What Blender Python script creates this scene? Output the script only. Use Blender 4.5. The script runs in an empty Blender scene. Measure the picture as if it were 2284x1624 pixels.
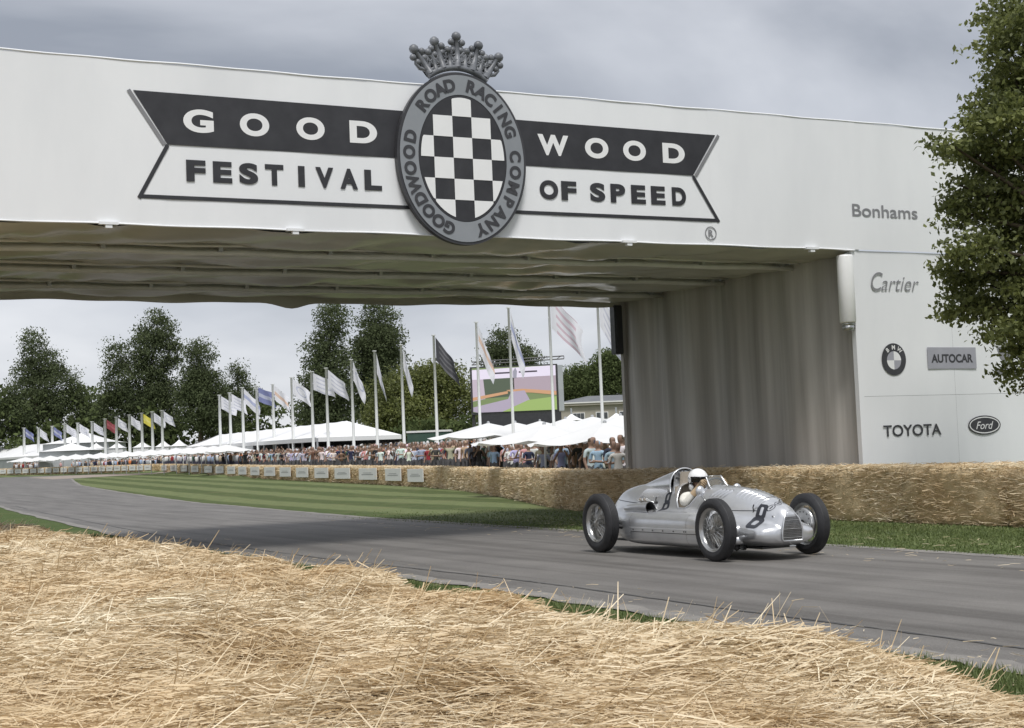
import bpy, bmesh, math, random
import numpy as np
from mathutils import Vector, Matrix, noise
from mathutils.bvhtree import BVHTree
random.seed(7); rs = np.random.RandomState(11)
S = bpy.context.scene; COL = S.collection

# ------------------------------------------------------------------ camera, sky, sun
F_PX, HORIZ, ROLL, EYE = 3300.0, 1018.35, -0.040, 1.369      # focal length and horizon in a 2284 px wide frame
PITCH = math.atan((HORIZ - 812) / F_PX)
cam = bpy.data.objects.new('camera', bpy.data.cameras.new('camera')); COL.objects.link(cam)
cam.data.sensor_width = 36; cam.data.lens = F_PX / 2284 * 36
cam.data.clip_start = .1; cam.data.clip_end = 3000
cam.matrix_world = Matrix.Translation((0, 0, EYE)) @ Matrix.Rotation(math.pi/2 + PITCH, 4, 'X') @ Matrix.Rotation(ROLL, 4, 'Z')
S.camera = cam
SUN_EL, SUN_AZ = math.radians(63), math.radians(170)        # azimuth clockwise from +Y (north)
w = bpy.data.worlds.new('World'); S.world = w; w.use_nodes = True
nt = w.node_tree; N = nt.nodes; L = nt.links; N.clear()
out = N.new('ShaderNodeOutputWorld'); bg = N.new('ShaderNodeBackground'); bg.inputs[1].default_value = .1
sky = N.new('ShaderNodeTexSky'); sky.sky_type = 'NISHITA'; sky.sun_disc = False; sky.sun_elevation = SUN_EL; sky.sun_rotation = SUN_AZ
tc = N.new('ShaderNodeTexCoord'); mp = N.new('ShaderNodeMapping'); mp.inputs['Scale'].default_value = (1, 1, 2.4); mp.inputs['Location'].default_value = (7.7, .6, 1.33)
nz = N.new('ShaderNodeTexNoise'); nz.inputs['Scale'].default_value = 2.2; nz.inputs['Detail'].default_value = 6; nz.inputs['Roughness'].default_value = .5; nz.inputs['Distortion'].default_value = .35
rp = N.new('ShaderNodeValToRGB'); e = rp.color_ramp.elements
e[0].position = .30; e[0].color = (.27, .293, .34, 1); e[1].position = .70; e[1].color = (.80, .805, .825, 1)
m_ = e.new(.5); m_.color = (.50, .52, .565, 1)
mul = N.new('ShaderNodeVectorMath'); mul.operation = 'SCALE'; mul.inputs['Scale'].default_value = 8.9
mix = N.new('ShaderNodeMixRGB'); mix.inputs[0].default_value = .94
L.new(tc.outputs['Generated'], mp.inputs[0]); L.new(mp.outputs[0], nz.inputs[0]); L.new(nz.outputs[0], rp.inputs[0]); L.new(rp.outputs[0], mul.inputs[0])
L.new(sky.outputs[0], mix.inputs[1]); L.new(mul.outputs[0], mix.inputs[2]); L.new(mix.outputs[0], bg.inputs[0]); L.new(bg.outputs[0], out.inputs[0])
sun = bpy.data.objects.new('sun', bpy.data.lights.new('sun', 'SUN')); COL.objects.link(sun)
sun.data.energy = 2.2; sun.data.angle = math.radians(16); sun.data.color = (1, .982, .95)
sd = Vector((math.sin(SUN_AZ)*math.cos(SUN_EL), math.cos(SUN_AZ)*math.cos(SUN_EL), math.sin(SUN_EL)))
sun.matrix_world = Matrix.Translation((0, -20, 40)) @ sd.to_track_quat('Z', 'Y').to_matrix().to_4x4()
vs = S.view_settings; vs.view_transform = 'Standard'; vs.look = 'None'; vs.exposure = 0.48; vs.gamma = 1; vs.use_curve_mapping = False
S.render.engine = 'CYCLES'; S.cycles.max_bounces = 8; S.cycles.transparent_max_bounces = 8

# ------------------------------------------------------------------ helpers
def ray(px, py):
    x, y = px - 1142, py - 812; c, s = math.cos(-ROLL), math.sin(-ROLL)
    x, y = x*c - y*s, x*s + y*c; c, s = math.cos(PITCH), math.sin(PITCH); u = -y/F_PX
    return Vector((x/F_PX, c - s*u, s + c*u))
def at(px, py, Y):                                   # point seen at a pixel, at distance Y
    v = ray(px, py); return Vector((0, 0, EYE)) + v*(Y/v.y)
def to_px(p):
    c, s = math.cos(PITCH), math.sin(PITCH); z = p[2]-EYE; d = p[1]*c + z*s; u = -p[1]*s + z*c
    x, y = p[0]/d*F_PX, -u/d*F_PX; c, s = math.cos(ROLL), math.sin(ROLL)
    return 1142 + x*c - y*s, 812 + x*s + y*c
def tag(o, label=None, cat=None, group=None, kind=None):
    for k, v in (('label', label), ('category', cat), ('group', group), ('kind', kind)):
        if v: o[k] = v
    return o
def empty(name, M=None):
    o = bpy.data.objects.new(name, None); COL.objects.link(o); o.empty_display_size = .3
    if M is not None: o.matrix_world = M if isinstance(M, Matrix) else Matrix.Translation(M)
    return o
def link(name, me, mats, parent=None, smooth=False):
    if mats is not None:
        for m in (mats if isinstance(mats, (list, tuple)) else [mats]): me.materials.append(m)
    if smooth: me.polygons.foreach_set('use_smooth', [True]*len(me.polygons))
    o = bpy.data.objects.new(name, me); COL.objects.link(o)
    if parent: o.parent = parent
    return o
def obj(name, bm, mats, parent=None, smooth=False):
    me = bpy.data.meshes.new(name); bm.to_mesh(me); bm.free(); return link(name, me, mats, parent, smooth)
def pyd(name, v, f, mats, parent=None, smooth=False):
    me = bpy.data.meshes.new(name); me.from_pydata([tuple(p) for p in v], [], f); me.update(); return link(name, me, mats, parent, smooth)
def np_mesh(name, V, Fc, mats, parent=None, col=None, smooth=False):
    """V (n,3), Fc (m,k) same-size faces, col (n,) random value stored as attribute 'tone'"""
    me = bpy.data.meshes.new(name); n, (m, k) = len(V), Fc.shape
    me.vertices.add(n); me.vertices.foreach_set('co', np.ascontiguousarray(V, np.float32).ravel())
    me.loops.add(m*k); me.loops.foreach_set('vertex_index', np.ascontiguousarray(Fc, np.int32).ravel())
    me.polygons.add(m); me.polygons.foreach_set('loop_start', np.arange(0, m*k, k, dtype=np.int32))
    me.update(calc_edges=True)
    if col is not None:
        a = me.attributes.new('tone', 'FLOAT', 'POINT'); a.data.foreach_set('value', np.ascontiguousarray(col, np.float32))
    return link(name, me, mats, parent, smooth)
def copy_tree(o, parent=None):
    c = o.copy(); COL.objects.link(c)
    if parent: c.parent = parent; c.matrix_parent_inverse = o.matrix_parent_inverse
    for ch in list(o.children): copy_tree(ch, c)
    return c
def box(bm, lo, hi, M=None):
    r = bmesh.ops.create_cube(bm, size=1); v = r['verts']
    for p in v: p.co = Vector([(lo[i]+hi[i])/2 + p.co[i]*(hi[i]-lo[i]) for i in range(3)])
    if M is not None: bmesh.ops.transform(bm, matrix=M, verts=v)
    return v
def tube(bm, pts, r, n=6, cap=True, closed=False):
    pts = [Vector(p) for p in pts]; rr = r if isinstance(r, (list, tuple)) else [r]*len(pts); rings = []; up = None
    for i, p in enumerate(pts):
        a = pts[(i-1) % len(pts)] if (closed or i > 0) else p; b = pts[(i+1) % len(pts)] if (closed or i < len(pts)-1) else p
        t = (b-a).normalized()
        if up is None: up = Vector((0, 0, 1)) if abs(t.z) < .9 else Vector((1, 0, 0))
        x = t.cross(up)
        if x.length < 1e-4: x = t.orthogonal()
        x.normalize(); y = x.cross(t); up = y
        rings.append([bm.verts.new(p + (x*math.cos(k*2*math.pi/n) + y*math.sin(k*2*math.pi/n))*rr[i]) for k in range(n)])
    m = len(rings)
    for i in range(m if closed else m-1):
        A, B = rings[i], rings[(i+1) % m]
        for k in range(n): bm.faces.new((A[k], A[(k+1) % n], B[(k+1) % n], B[k]))
    if cap and not closed: bm.faces.new(rings[0]); bm.faces.new(rings[-1][::-1])
    return rings
def lathe(bm, prof, n=32, axis='Y', center=(0, 0, 0), caps=False):
    """prof: (radius, position along axis)"""
    c = Vector(center); rings = []
    for r, a in prof:
        ring = []
        for k in range(n):
            t = 2*math.pi*k/n; u, v_ = r*math.cos(t), r*math.sin(t)
            p = {'X': (a, u, v_), 'Y': (u, a, v_), 'Z': (u, v_, a)}[axis]; ring.append(bm.verts.new(c + Vector(p)))
        rings.append(ring)
    for A, B in zip(rings, rings[1:]):
        for k in range(n): bm.faces.new((A[k], A[(k+1) % n], B[(k+1) % n], B[k]))
    if caps: bm.faces.new(rings[0]); bm.faces.new(rings[-1][::-1])
    return rings
def ball(bm, c, r, sub=2, scale=(1, 1, 1)):
    v = bmesh.ops.create_icosphere(bm, subdivisions=sub, radius=r)['verts']
    for p in v: p.co = Vector((p.co.x*scale[0]+c[0], p.co.y*scale[1]+c[1], p.co.z*scale[2]+c[2]))
def grid(nu, nv, fn):
    V = [fn(i/(nu-1), j/(nv-1)) for j in range(nv) for i in range(nu)]
    Fc = [(j*nu+i, j*nu+i+1, (j+1)*nu+i+1, (j+1)*nu+i) for j in range(nv-1) for i in range(nu-1)]
    return V, Fc
def sstep(a, b, x):
    t = np.clip((x-a)/(b-a), 0, 1); return t*t*(3-2*t)

def mat(name, col, rough=.6, metal=0, var=None, scale=6, bump=0, bscale=40, stretch=(1, 1, 1), spec=.5, tone=None, trans=0, coat=0, alpha=1, objcol=False, emit=0):
    """var: second colour mixed by noise; tone: colour at the other end of the per-strand 'tone' attribute"""
    m = bpy.data.materials.new(name); m.use_nodes = True; nt = m.node_tree; N = nt.nodes; L = nt.links
    b = N['Principled BSDF']; b.inputs['Base Color'].default_value = (*col, 1); b.inputs['Roughness'].default_value = rough; b.inputs['Metallic'].default_value = metal
    b.inputs['Specular IOR Level'].default_value = spec
    if coat: b.inputs['Coat Weight'].default_value = coat; b.inputs['Coat Roughness'].default_value = .08
    if alpha < 1: b.inputs['Alpha'].default_value = alpha
    if emit: b.inputs['Emission Color'].default_value = (*col, 1); b.inputs['Emission Strength'].default_value = emit
    tcn = N.new('ShaderNodeTexCoord'); mpn = N.new('ShaderNodeMapping'); mpn.inputs['Scale'].default_value = stretch
    L.new(tcn.outputs['Object'], mpn.inputs[0]); cur = None
    if objcol:
        oi = N.new('ShaderNodeObjectInfo'); cur = oi.outputs['Color']
    if tone is not None:
        at_ = N.new('ShaderNodeAttribute'); at_.attribute_name = 'tone'; mx = N.new('ShaderNodeMixRGB')
        mx.inputs[1].default_value = (*col, 1); mx.inputs[2].default_value = (*tone, 1); L.new(at_.outputs['Fac'], mx.inputs[0]); cur = mx.outputs[0]
    if var is not None:
        n1 = N.new('ShaderNodeTexNoise'); n1.inputs['Scale'].default_value = scale; n1.inputs['Detail'].default_value = 5; n1.inputs['Roughness'].default_value = .6
        L.new(mpn.outputs[0], n1.inputs[0]); r1 = N.new('ShaderNodeValToRGB'); r1.color_ramp.elements[0].position = .35; r1.color_ramp.elements[1].position = .68
        L.new(n1.outputs[0], r1.inputs[0]); mx = N.new('ShaderNodeMixRGB'); mx.inputs[1].default_value = (*col, 1); mx.inputs[2].default_value = (*var, 1)
        if cur is not None: L.new(cur, mx.inputs[1])
        L.new(r1.outputs[0], mx.inputs[0]); cur = mx.outputs[0]
    if cur is not None: L.new(cur, b.inputs['Base Color'])
    if bump:
        n2 = N.new('ShaderNodeTexNoise'); n2.inputs['Scale'].default_value = bscale; n2.inputs['Detail'].default_value = 4
        L.new(mpn.outputs[0], n2.inputs[0]); bp = N.new('ShaderNodeBump'); bp.inputs['Strength'].default_value = bump; bp.inputs['Distance'].default_value = .02
        L.new(n2.outputs[0], bp.inputs['Height']); L.new(bp.outputs[0], b.inputs['Normal'])
    if trans:
        tr = N.new('ShaderNodeBsdfTranslucent'); ms = N.new('ShaderNodeMixShader'); ms.inputs[0].default_value = trans
        if cur is not None: L.new(cur, tr.inputs[0])
        else: tr.inputs[0].default_value = (*col, 1)
        L.new(b.outputs[0], ms.inputs[1]); L.new(tr.outputs[0], ms.inputs[2]); L.new(ms.outputs[0], N['Material Output'].inputs[0])
    return m

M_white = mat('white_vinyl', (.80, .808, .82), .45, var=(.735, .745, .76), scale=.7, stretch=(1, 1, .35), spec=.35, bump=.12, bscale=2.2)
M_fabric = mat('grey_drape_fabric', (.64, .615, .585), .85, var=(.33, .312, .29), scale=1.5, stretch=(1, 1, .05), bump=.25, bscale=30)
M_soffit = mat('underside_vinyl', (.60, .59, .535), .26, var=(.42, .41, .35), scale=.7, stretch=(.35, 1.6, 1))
M_alu = mat('aluminium_truss', (.62, .63, .64), .38, .8, var=(.45, .46, .47), scale=3)
M_beam = mat('beam_white', (.72, .72, .70), .35, var=(.62, .62, .60), scale=3)
M_black = mat('black_print', (.022, .022, .026), .5, var=(.035, .035, .04), scale=3)
M_ringgrey = mat('emblem_grey', (.26, .275, .295), .5, var=(.23, .245, .265), scale=2)
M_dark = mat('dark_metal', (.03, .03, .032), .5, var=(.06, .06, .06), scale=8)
M_crown = mat('crown_grey', (.085, .09, .10), .45, var=(.19, .20, .22), scale=5)
M_cyl = mat('lamp_white', (.85, .85, .84), .3, var=(.8, .8, .79), scale=2)
M_logo = mat('logo_grey', (.20, .20, .21), .5, var=(.24, .24, .25), scale=4)
M_logod = mat('logo_dark', (.035, .035, .04), .45, var=(.05, .05, .055), scale=4)
M_logom = mat('logo_mid', (.33, .33, .37), .5, var=(.36, .36, .40), scale=4)
M_bale = mat('straw_bale', (.68, .53, .33), .9, var=(.42, .31, .17), scale=2.2, stretch=(1, 1, 3.2), bump=1, bscale=26)
M_straw = mat('straw_strand', (.40, .27, .125), .5, tone=(.96, .87, .67), var=(.68, .525, .32), scale=.55, trans=.18)
M_soil = mat('straw_mat', (.36, .255, .13), .95, var=(.22, .15, .075), scale=3, bump=1, bscale=30)
M_bark = mat('bark', (.10, .075, .05), .9, var=(.06, .045, .03), scale=4, bump=.6)

# ------------------------------------------------------------------ terrain
WALL = np.array([(12.2, 11.5), (7.58, 22.33), (5.63, 26.84), (3.35, 31.4), (1.55, 35.4), (.95, 38.6), (.0, 47), (-1.9, 61.0), (-4, 68.8), (-7.4, 78.5), (-12.4, 91.5), (-17.8, 106), (-25.6, 129), (-42, 176)])
def wall_d(x, y):
    """signed distance behind the far straw wall's front face (positive = spectators' side)"""
    x = np.asarray(x, float); y = np.asarray(y, float); best = np.full(x.shape, 1e9); sg = np.zeros(x.shape)
    n = len(WALL)-1
    for i in range(n):
        a, b = WALL[i], WALL[i+1]; ab = b-a; t = ((x-a[0])*ab[0]+(y-a[1])*ab[1])/(ab@ab)
        t = np.clip(t, -20 if i == 0 else 0, 40 if i == n-1 else 1)
        dx, dy = x-(a[0]+t*ab[0]), y-(a[1]+t*ab[1]); d = np.hypot(dx, dy); s = np.sign(ab[1]*dx-ab[0]*dy)
        k = d < best; best = np.where(k, d, best); sg = np.where(k, s, sg)
    return best*sg
def gz(x, y):
    d = wall_d(x, y)
    z = .01*np.maximum(0, np.asarray(y, float)-60)
    return z + (.28*sstep(.95, 1.3, d) + .018*np.clip(d-.95, 0, 28))*sstep(40, 80, np.asarray(y, float))
def g1(x, y): return float(gz(np.array([x]), np.array([y]))[0])

def stripes_mat():
    m = bpy.data.materials.new('mown_grass'); m.use_nodes = True; nt = m.node_tree; N = nt.nodes; L = nt.links; b = N['Principled BSDF']; b.inputs['Roughness'].default_value = .85
    b.inputs['Specular IOR Level'].default_value = .2
    t = N.new('ShaderNodeTexCoord'); sp = N.new('ShaderNodeSeparateXYZ'); L.new(t.outputs['Object'], sp.inputs[0])
    def math_(op, a, bb=None):
        n = N.new('ShaderNodeMath'); n.operation = op
        for i, q in enumerate((a, bb)):
            if q is None: continue
            if isinstance(q, (int, float)): n.inputs[i].default_value = q
            else: L.new(q, n.inputs[i])
        return n.outputs[0]
    nz = N.new('ShaderNodeTexNoise'); nz.inputs['Scale'].default_value = .22; L.new(t.outputs['Object'], nz.inputs[0])
    u = math_('ADD', math_('MULTIPLY', sp.outputs[0], .925), math_('MULTIPLY', sp.outputs[1], .38))
    u = math_('ADD', u, math_('MULTIPLY', nz.outputs[0], .7))
    s = math_('SINE', math_('MULTIPLY', u, 2.05)); r = N.new('ShaderNodeMapRange'); r.inputs[1].default_value = -.3; r.inputs[2].default_value = .3; L.new(s, r.inputs[0])
    c1 = N.new('ShaderNodeMixRGB'); c1.inputs[1].default_value = (.074, .100, .034, 1); c1.inputs[2].default_value = (.140, .170, .075, 1); L.new(r.outputs[0], c1.inputs[0])
    # uncut fringe beside the asphalt is darker, lusher grass
    ed = math_('ADD', math_('MULTIPLY', sp.outputs[0], .895), math_('MULTIPLY', sp.outputs[1], .447))
    n3 = N.new('ShaderNodeTexNoise'); n3.inputs['Scale'].default_value = 3.2; n3.inputs['Detail'].default_value = 6; L.new(t.outputs['Object'], n3.inputs[0])
    mr = N.new('ShaderNodeMapRange'); mr.inputs[1].default_value = 12.6; mr.inputs[2].default_value = 15.2; L.new(ed, mr.inputs[0])
    c0 = N.new('ShaderNodeMixRGB'); c0.inputs[1].default_value = (.065, .098, .028, 1); L.new(mr.outputs[0], c0.inputs[0]); L.new(c1.outputs[0], c0.inputs[2])
    c2 = N.new('ShaderNodeMixRGB'); c2.blend_type = 'MULTIPLY'; c2.inputs[0].default_value = .55; L.new(c0.outputs[0], c2.inputs[1])
    r3 = N.new('ShaderNodeValToRGB'); r3.color_ramp.elements[0].position = .3; r3.color_ramp.elements[0].color = (.5, .5, .45, 1); r3.color_ramp.elements[1].position = .7; r3.color_ramp.elements[1].color = (1.25, 1.2, 1.0, 1)
    L.new(n3.outputs[0], r3.inputs[0]); L.new(r3.outputs[0], c2.inputs[2])
    n7 = N.new('ShaderNodeTexNoise'); n7.inputs['Scale'].default_value = .55; n7.inputs['Detail'].default_value = 7; n7.inputs['Roughness'].default_value = .65; L.new(t.outputs['Object'], n7.inputs[0])
    m7 = N.new('ShaderNodeMapRange'); m7.inputs[1].default_value = .52; m7.inputs[2].default_value = .74; m7.inputs[4].default_value = .55; L.new(n7.outputs[0], m7.inputs[0])
    c7 = N.new('ShaderNodeMixRGB'); c7.inputs[2].default_value = (.17, .155, .075, 1); L.new(m7.outputs[0], c7.inputs[0]); L.new(c2.outputs[0], c7.inputs[1]); L.new(c7.outputs[0], b.inputs['Base Color'])
    n4 = N.new('ShaderNodeTexNoise'); n4.inputs['Scale'].default_value = 30; L.new(t.outputs['Object'], n4.inputs[0]); bp = N.new('ShaderNodeBump'); bp.inputs['Strength'].default_value = .6; bp.inputs['Distance'].default_value = .05
    L.new(n4.outputs[0], bp.inputs['Height']); L.new(bp.outputs[0], b.inputs['Normal'])
    return m
M_grass = stripes_mat()
xs = np.unique(np.concatenate([np.arange(-900, -120, 60), np.arange(-120, -20, 4), np.arange(-20, 20, .8), np.arange(20, 120, 4), np.arange(120, 901, 60)]))
ys = np.unique(np.concatenate([np.arange(-60, 0, 10), np.arange(0, 100, 1.), np.arange(100, 260, 4), np.arange(260, 1501, 60)]))
X, Y = np.meshgrid(xs, ys); Z = gz(X, Y) - .004; nx, ny = len(xs), len(ys)
idx = np.arange(nx*ny).reshape(ny, nx); Fq = np.stack([idx[:-1, :-1], idx[:-1, 1:], idx[1:, 1:], idx[1:, :-1]], -1).reshape(-1, 4)
tag(np_mesh('ground', np.stack([X, Y, Z], -1).reshape(-1, 3), Fq, M_grass, smooth=True), kind='structure')

def sheet(name, poly, m, dz, cuts_y=(), step=3):
    bm = bmesh.new(); bm.faces.new([bm.verts.new((x, y, 0)) for x, y in poly]); bmesh.ops.triangulate(bm, faces=bm.faces[:])
    for y in list(np.arange(-2, 100, step)) + list(np.arange(100, 260, 8)):
        bmesh.ops.bisect_plane(bm, geom=bm.verts[:]+bm.edges[:]+bm.faces[:], plane_co=(0, float(y), 0), plane_no=(0, 1, 0))
    P = np.array([v.co[:] for v in bm.verts]); z = gz(P[:, 0], P[:, 1])
    for v, q in zip(bm.verts, z): v.co.z = q + dz
    return tag(obj(name, bm, m), kind='structure')
NEAR = [(6.6, 1.0), (4.65, 5.1), (2.92, 8.75), (2.12, 10.46), (1.21, 12.31), (-.09, 15.17), (-.54, 16.07), (-2.04, 18.82), (-3.52, 21.48), (-7.34, 29.24), (-14.23, 45.3), (-23, 66), (-34, 88), (-52, 112), (-90, 140), (-150, 160)]
FAR = [(12.6, 1.0), (9.4, 8.9), (5.67, 16.77), (4.2, 20.1), (1.11, 26.39), (-.13, 29.1), (-3.31, 35.9), (-6.8, 44.5), (-10.85, 55), (-16.6, 69), (-24.0, 88), (-33, 112), (-40, 134), (-45.0, 150)]
def road_mat():
    m = bpy.data.materials.new('asphalt'); m.use_nodes = True; nt = m.node_tree; N = nt.nodes; L = nt.links; b = N['Principled BSDF']; b.inputs['Roughness'].default_value = .62; b.inputs['Specular IOR Level'].default_value = .35
    t = N.new('ShaderNodeTexCoord'); mp = N.new('ShaderNodeMapping'); mp.inputs['Rotation'].default_value = (0, 0, math.radians(63.5)); L.new(t.outputs['Object'], mp.inputs[0])
    mp2 = N.new('ShaderNodeMapping'); mp2.inputs['Scale'].default_value = (.12, 1.6, 1); L.new(mp.outputs[0], mp2.inputs[0])
    n1 = N.new('ShaderNodeTexNoise'); n1.inputs['Scale'].default_value = 1.3; n1.inputs['Detail'].default_value = 7; n1.inputs['Roughness'].default_value = .62; L.new(mp2.outputs[0], n1.inputs[0])
    r1 = N.new('ShaderNodeValToRGB'); r1.color_ramp.elements[0].position = .3; r1.color_ramp.elements[0].color = (.130, .123, .116, 1); r1.color_ramp.elements[1].position = .72; r1.color_ramp.elements[1].color = (.196, .187, .177, 1)
    L.new(n1.outputs[0], r1.inputs[0])
    mp3 = N.new('ShaderNodeMapping'); mp3.inputs['Scale'].default_value = (.03, .9, 1); L.new(mp.outputs[0], mp3.inputs[0])
    n5 = N.new('ShaderNodeTexNoise'); n5.inputs['Scale'].default_value = 2.6; n5.inputs['Detail'].default_value = 8; n5.inputs['Roughness'].default_value = .7; L.new(mp3.outputs[0], n5.inputs[0])
    r5 = N.new('ShaderNodeValToRGB'); r5.color_ramp.elements[0].position = .34; r5.color_ramp.elements[0].color = (.62, .61, .60, 1); r5.color_ramp.elements[1].position = .52; r5.color_ramp.elements[1].color = (1, 1, 1, 1); L.new(n5.outputs[0], r5.inputs[0])
    n6 = N.new('ShaderNodeTexNoise'); n6.inputs['Scale'].default_value = .9; n6.inputs['Detail'].default_value = 6; L.new(t.outputs['Object'], n6.inputs[0]); r6 = N.new('ShaderNodeValToRGB'); r6.color_ramp.elements[0].position = .3; r6.color_ramp.elements[0].color = (.86, .85, .84, 1); r6.color_ramp.elements[1].position = .7; r6.color_ramp.elements[1].color = (1.08, 1.07, 1.05, 1); L.new(n6.outputs[0], r6.inputs[0])
    m5 = N.new('ShaderNodeMixRGB'); m5.blend_type = 'MULTIPLY'; m5.inputs[0].default_value = 1; L.new(r1.outputs[0], m5.inputs[1]); L.new(r5.outputs[0], m5.inputs[2])
    m6 = N.new('ShaderNodeMixRGB'); m6.blend_type = 'MULTIPLY'; m6.inputs[0].default_value = 1; L.new(m5.outputs[0], m6.inputs[1]); L.new(r6.outputs[0], m6.inputs[2]); r1 = m6
    n2 = N.new('ShaderNodeTexNoise'); n2.inputs['Scale'].default_value = 90; n2.inputs['Detail'].default_value = 3; L.new(t.outputs['Object'], n2.inputs[0])
    r2 = N.new('ShaderNodeValToRGB'); r2.color_ramp.elements[0].position = .3; r2.color_ramp.elements[0].color = (.72, .72, .72, 1); r2.color_ramp.elements[1].position = .75; r2.color_ramp.elements[1].color = (1.25, 1.25, 1.25, 1)
    L.new(n2.outputs[0], r2.inputs[0]); mx = N.new('ShaderNodeMixRGB'); mx.blend_type = 'MULTIPLY'; mx.inputs[0].default_value = .8; L.new(r1.outputs[0], mx.inputs[1]); L.new(r2.outputs[0], mx.inputs[2]); L.new(mx.outputs[0], b.inputs['Base Color'])
    bp = N.new('ShaderNodeBump'); bp.inputs['Strength'].default_value = .5; bp.inputs['Distance'].default_value = .01; L.new(n2.outputs[0], bp.inputs['Height']); L.new(bp.outputs[0], b.inputs['Normal'])
    return m
M_road = road_mat()
sheet('road', FAR + [(-42, 172), (-60, 188), (-90, 200), (-190, 214)] + NEAR[::-1], M_road, .004)
M_kerb = mat('pale_road_edge', (.24, .225, .205), .8, var=(.17, .16, .15), scale=2.5, bump=.4, bscale=60)
def band(name, line, off0, off1, m, dz, jit=0):
    V = []; P = np.array(line, float); T = np.gradient(P, axis=0); T /= np.linalg.norm(T, axis=1)[:, None]; Nn = np.stack([-T[:, 1], T[:, 0]], 1)
    dense = np.linspace(0, len(P)-1, len(P)*12); ii = np.arange(len(P))
    Px, Py, Nx, Ny = (np.interp(dense, ii, q) for q in (P[:, 0], P[:, 1], Nn[:, 0], Nn[:, 1])); W_ = rs.uniform(-jit, jit, len(dense))
    for k in range(len(dense)):
        for o in (off0+W_[k], off1+rs.uniform(-jit, jit)): x, y = Px[k]+Nx[k]*o, Py[k]+Ny[k]*o; V.append((x, y, g1(x, y)+dz))
    n = len(dense); return tag(pyd(name, V, [(2*i, 2*i+1, 2*i+3, 2*i+2) for i in range(n-1)], m), kind='structure')
band('road_edge', NEAR[:13], -.16, .10, M_kerb, .008, .06)
band('road_edge', FAR, .12, -.12, M_kerb, .008, .05)
M_seam = mat('tar_seam', (.035, .034, .034), .7, var=(.08, .08, .078), scale=1.1)
band('road_seam', NEAR[:12], -.62, -.655, M_seam, .0085, .015)
M_gravel = mat('pale_gravel', (.30, .25, .21), .9, var=(.24, .20, .17), scale=1.2)
sheet('path', [(-47, 150.5), (-43, 158), (-38, 163.5), (-33, 167.5), (-36, 172), (-43, 174), (-52, 180), (-58, 176)], M_gravel, .012)

# ------------------------------------------------------------------ text and decals
def text_verts(txt, h=None, wdt=None, bold=.02, shear=0, res=8, space=1):
    cu = bpy.data.curves.new('t', 'FONT'); cu.body = txt; cu.size = 1; cu.offset = bold; cu.shear = shear; cu.resolution_u = res; cu.space_character = space; cu.fill_mode = 'FRONT'
    o = bpy.data.objects.new('t', cu); COL.objects.link(o); dg = bpy.context.evaluated_depsgraph_get(); dg.update()
    me = bpy.data.meshes.new_from_object(o.evaluated_get(dg)); V = np.array([v.co[:] for v in me.vertices]); Fc = [tuple(p.vertices) for p in me.polygons]
    bpy.data.objects.remove(o); bpy.data.curves.remove(cu); bpy.data.meshes.remove(me)
    V[:, :2] -= (V[:, :2].max(0)+V[:, :2].min(0))/2; sz = V[:, :2].max(0)-V[:, :2].min(0)
    k = h/sz[1] if h else wdt/sz[0]; V[:, 1] *= k; V[:, 0] *= (wdt/sz[0] if wdt else k); return V, Fc

# ------------------------------------------------------------------ bridge
BD, BE = Vector((.8905, .4550, 0)), Vector((-.4550, .8905, 0)); P0 = Vector((6.552, 28.0, 0))
MB = Matrix(((BD.x, BE.x, 0, P0.x), (BD.y, BE.y, 0, P0.y), (0, 0, 1, 0), (0, 0, 0, 1)))     # local: along the face, depth, up
ZB, ZT, DEP, SL, SR = 5.03, 7.50, 8.5, -19.0, 7.4
br = tag(empty('footbridge', MB), 'long white fabric-clad footbridge spanning the road on a grey-sided tower', 'footbridge')
edges = [SL, -16.4, -13.1, -9.8, -6.5, -3.2, .2, 2.75, 5.1, SR]
for a, b in zip(edges, edges[1:]):
    def fn(u, v, a=a, b=b):
        s = a-.003+(b-a+.006)*u; z = ZB+.012+(ZT-ZB-.012)*v
        return (s, -.004*math.sin(math.pi*u)*math.sin(math.pi*v) - .005*noise.noise((s*1.3, z*.5, 4)) - .03 - .003*(edges.index(a) % 2), z)
    pyd('fascia_panel', *grid(14, 8, fn), M_white, br, True)
# tower front below the fascia: two rows of cloth panels
for z0, z1 in ((0, 2.235), (2.24, 5.02)):
    for a, b in ((0, 2.4), (2.403, 4.8), (4.803, SR)):
        def fn(u, v, a=a, b=b, z0=z0, z1=z1):
            s = a+(b-a)*u; z = z0+(z1-z0)*v
            return (s, -.004*math.sin(math.pi*u) - .008*noise.noise((s*1.5, z*.35, 9)) - .004*(v > .98), z)
        pyd('tower_panel', *grid(16, 12, fn), M_white, br, True)
def fold(y): return .07*math.sin(y*2.9+.6*math.sin(y*1.7)) + .05*math.sin(y*5.3+1) + .06*noise.noise((y*1.1, 0, 2))
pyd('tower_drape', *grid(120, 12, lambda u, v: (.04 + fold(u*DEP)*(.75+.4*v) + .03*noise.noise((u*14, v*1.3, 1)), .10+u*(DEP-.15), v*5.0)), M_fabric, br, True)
bm = bmesh.new(); box(bm, (-.02, -.012, 0), (.10, .10, 5.02)); obj('corner_post', bm, M_white, br)
bm = bmesh.new(); box(bm, (-.03, DEP-.06, 0), (.10, DEP+.06, 5.0)); obj('corner_post', bm, M_fabric, br)
bm = bmesh.new(); box(bm, (.3, .3, 0), (SR, DEP, 4.95)); obj('tower_core', bm, M_dark, br)
bm = bmesh.new(); box(bm, (SL-4, 0, 0), (SL, DEP, ZT-.01)); obj('end_tower', bm, M_white, br)
bm = bmesh.new(); box(bm, (SL, 0, ZT-.06), (SR, DEP, ZT-.01)); obj('roof_sheet', bm, M_white, br)
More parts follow.
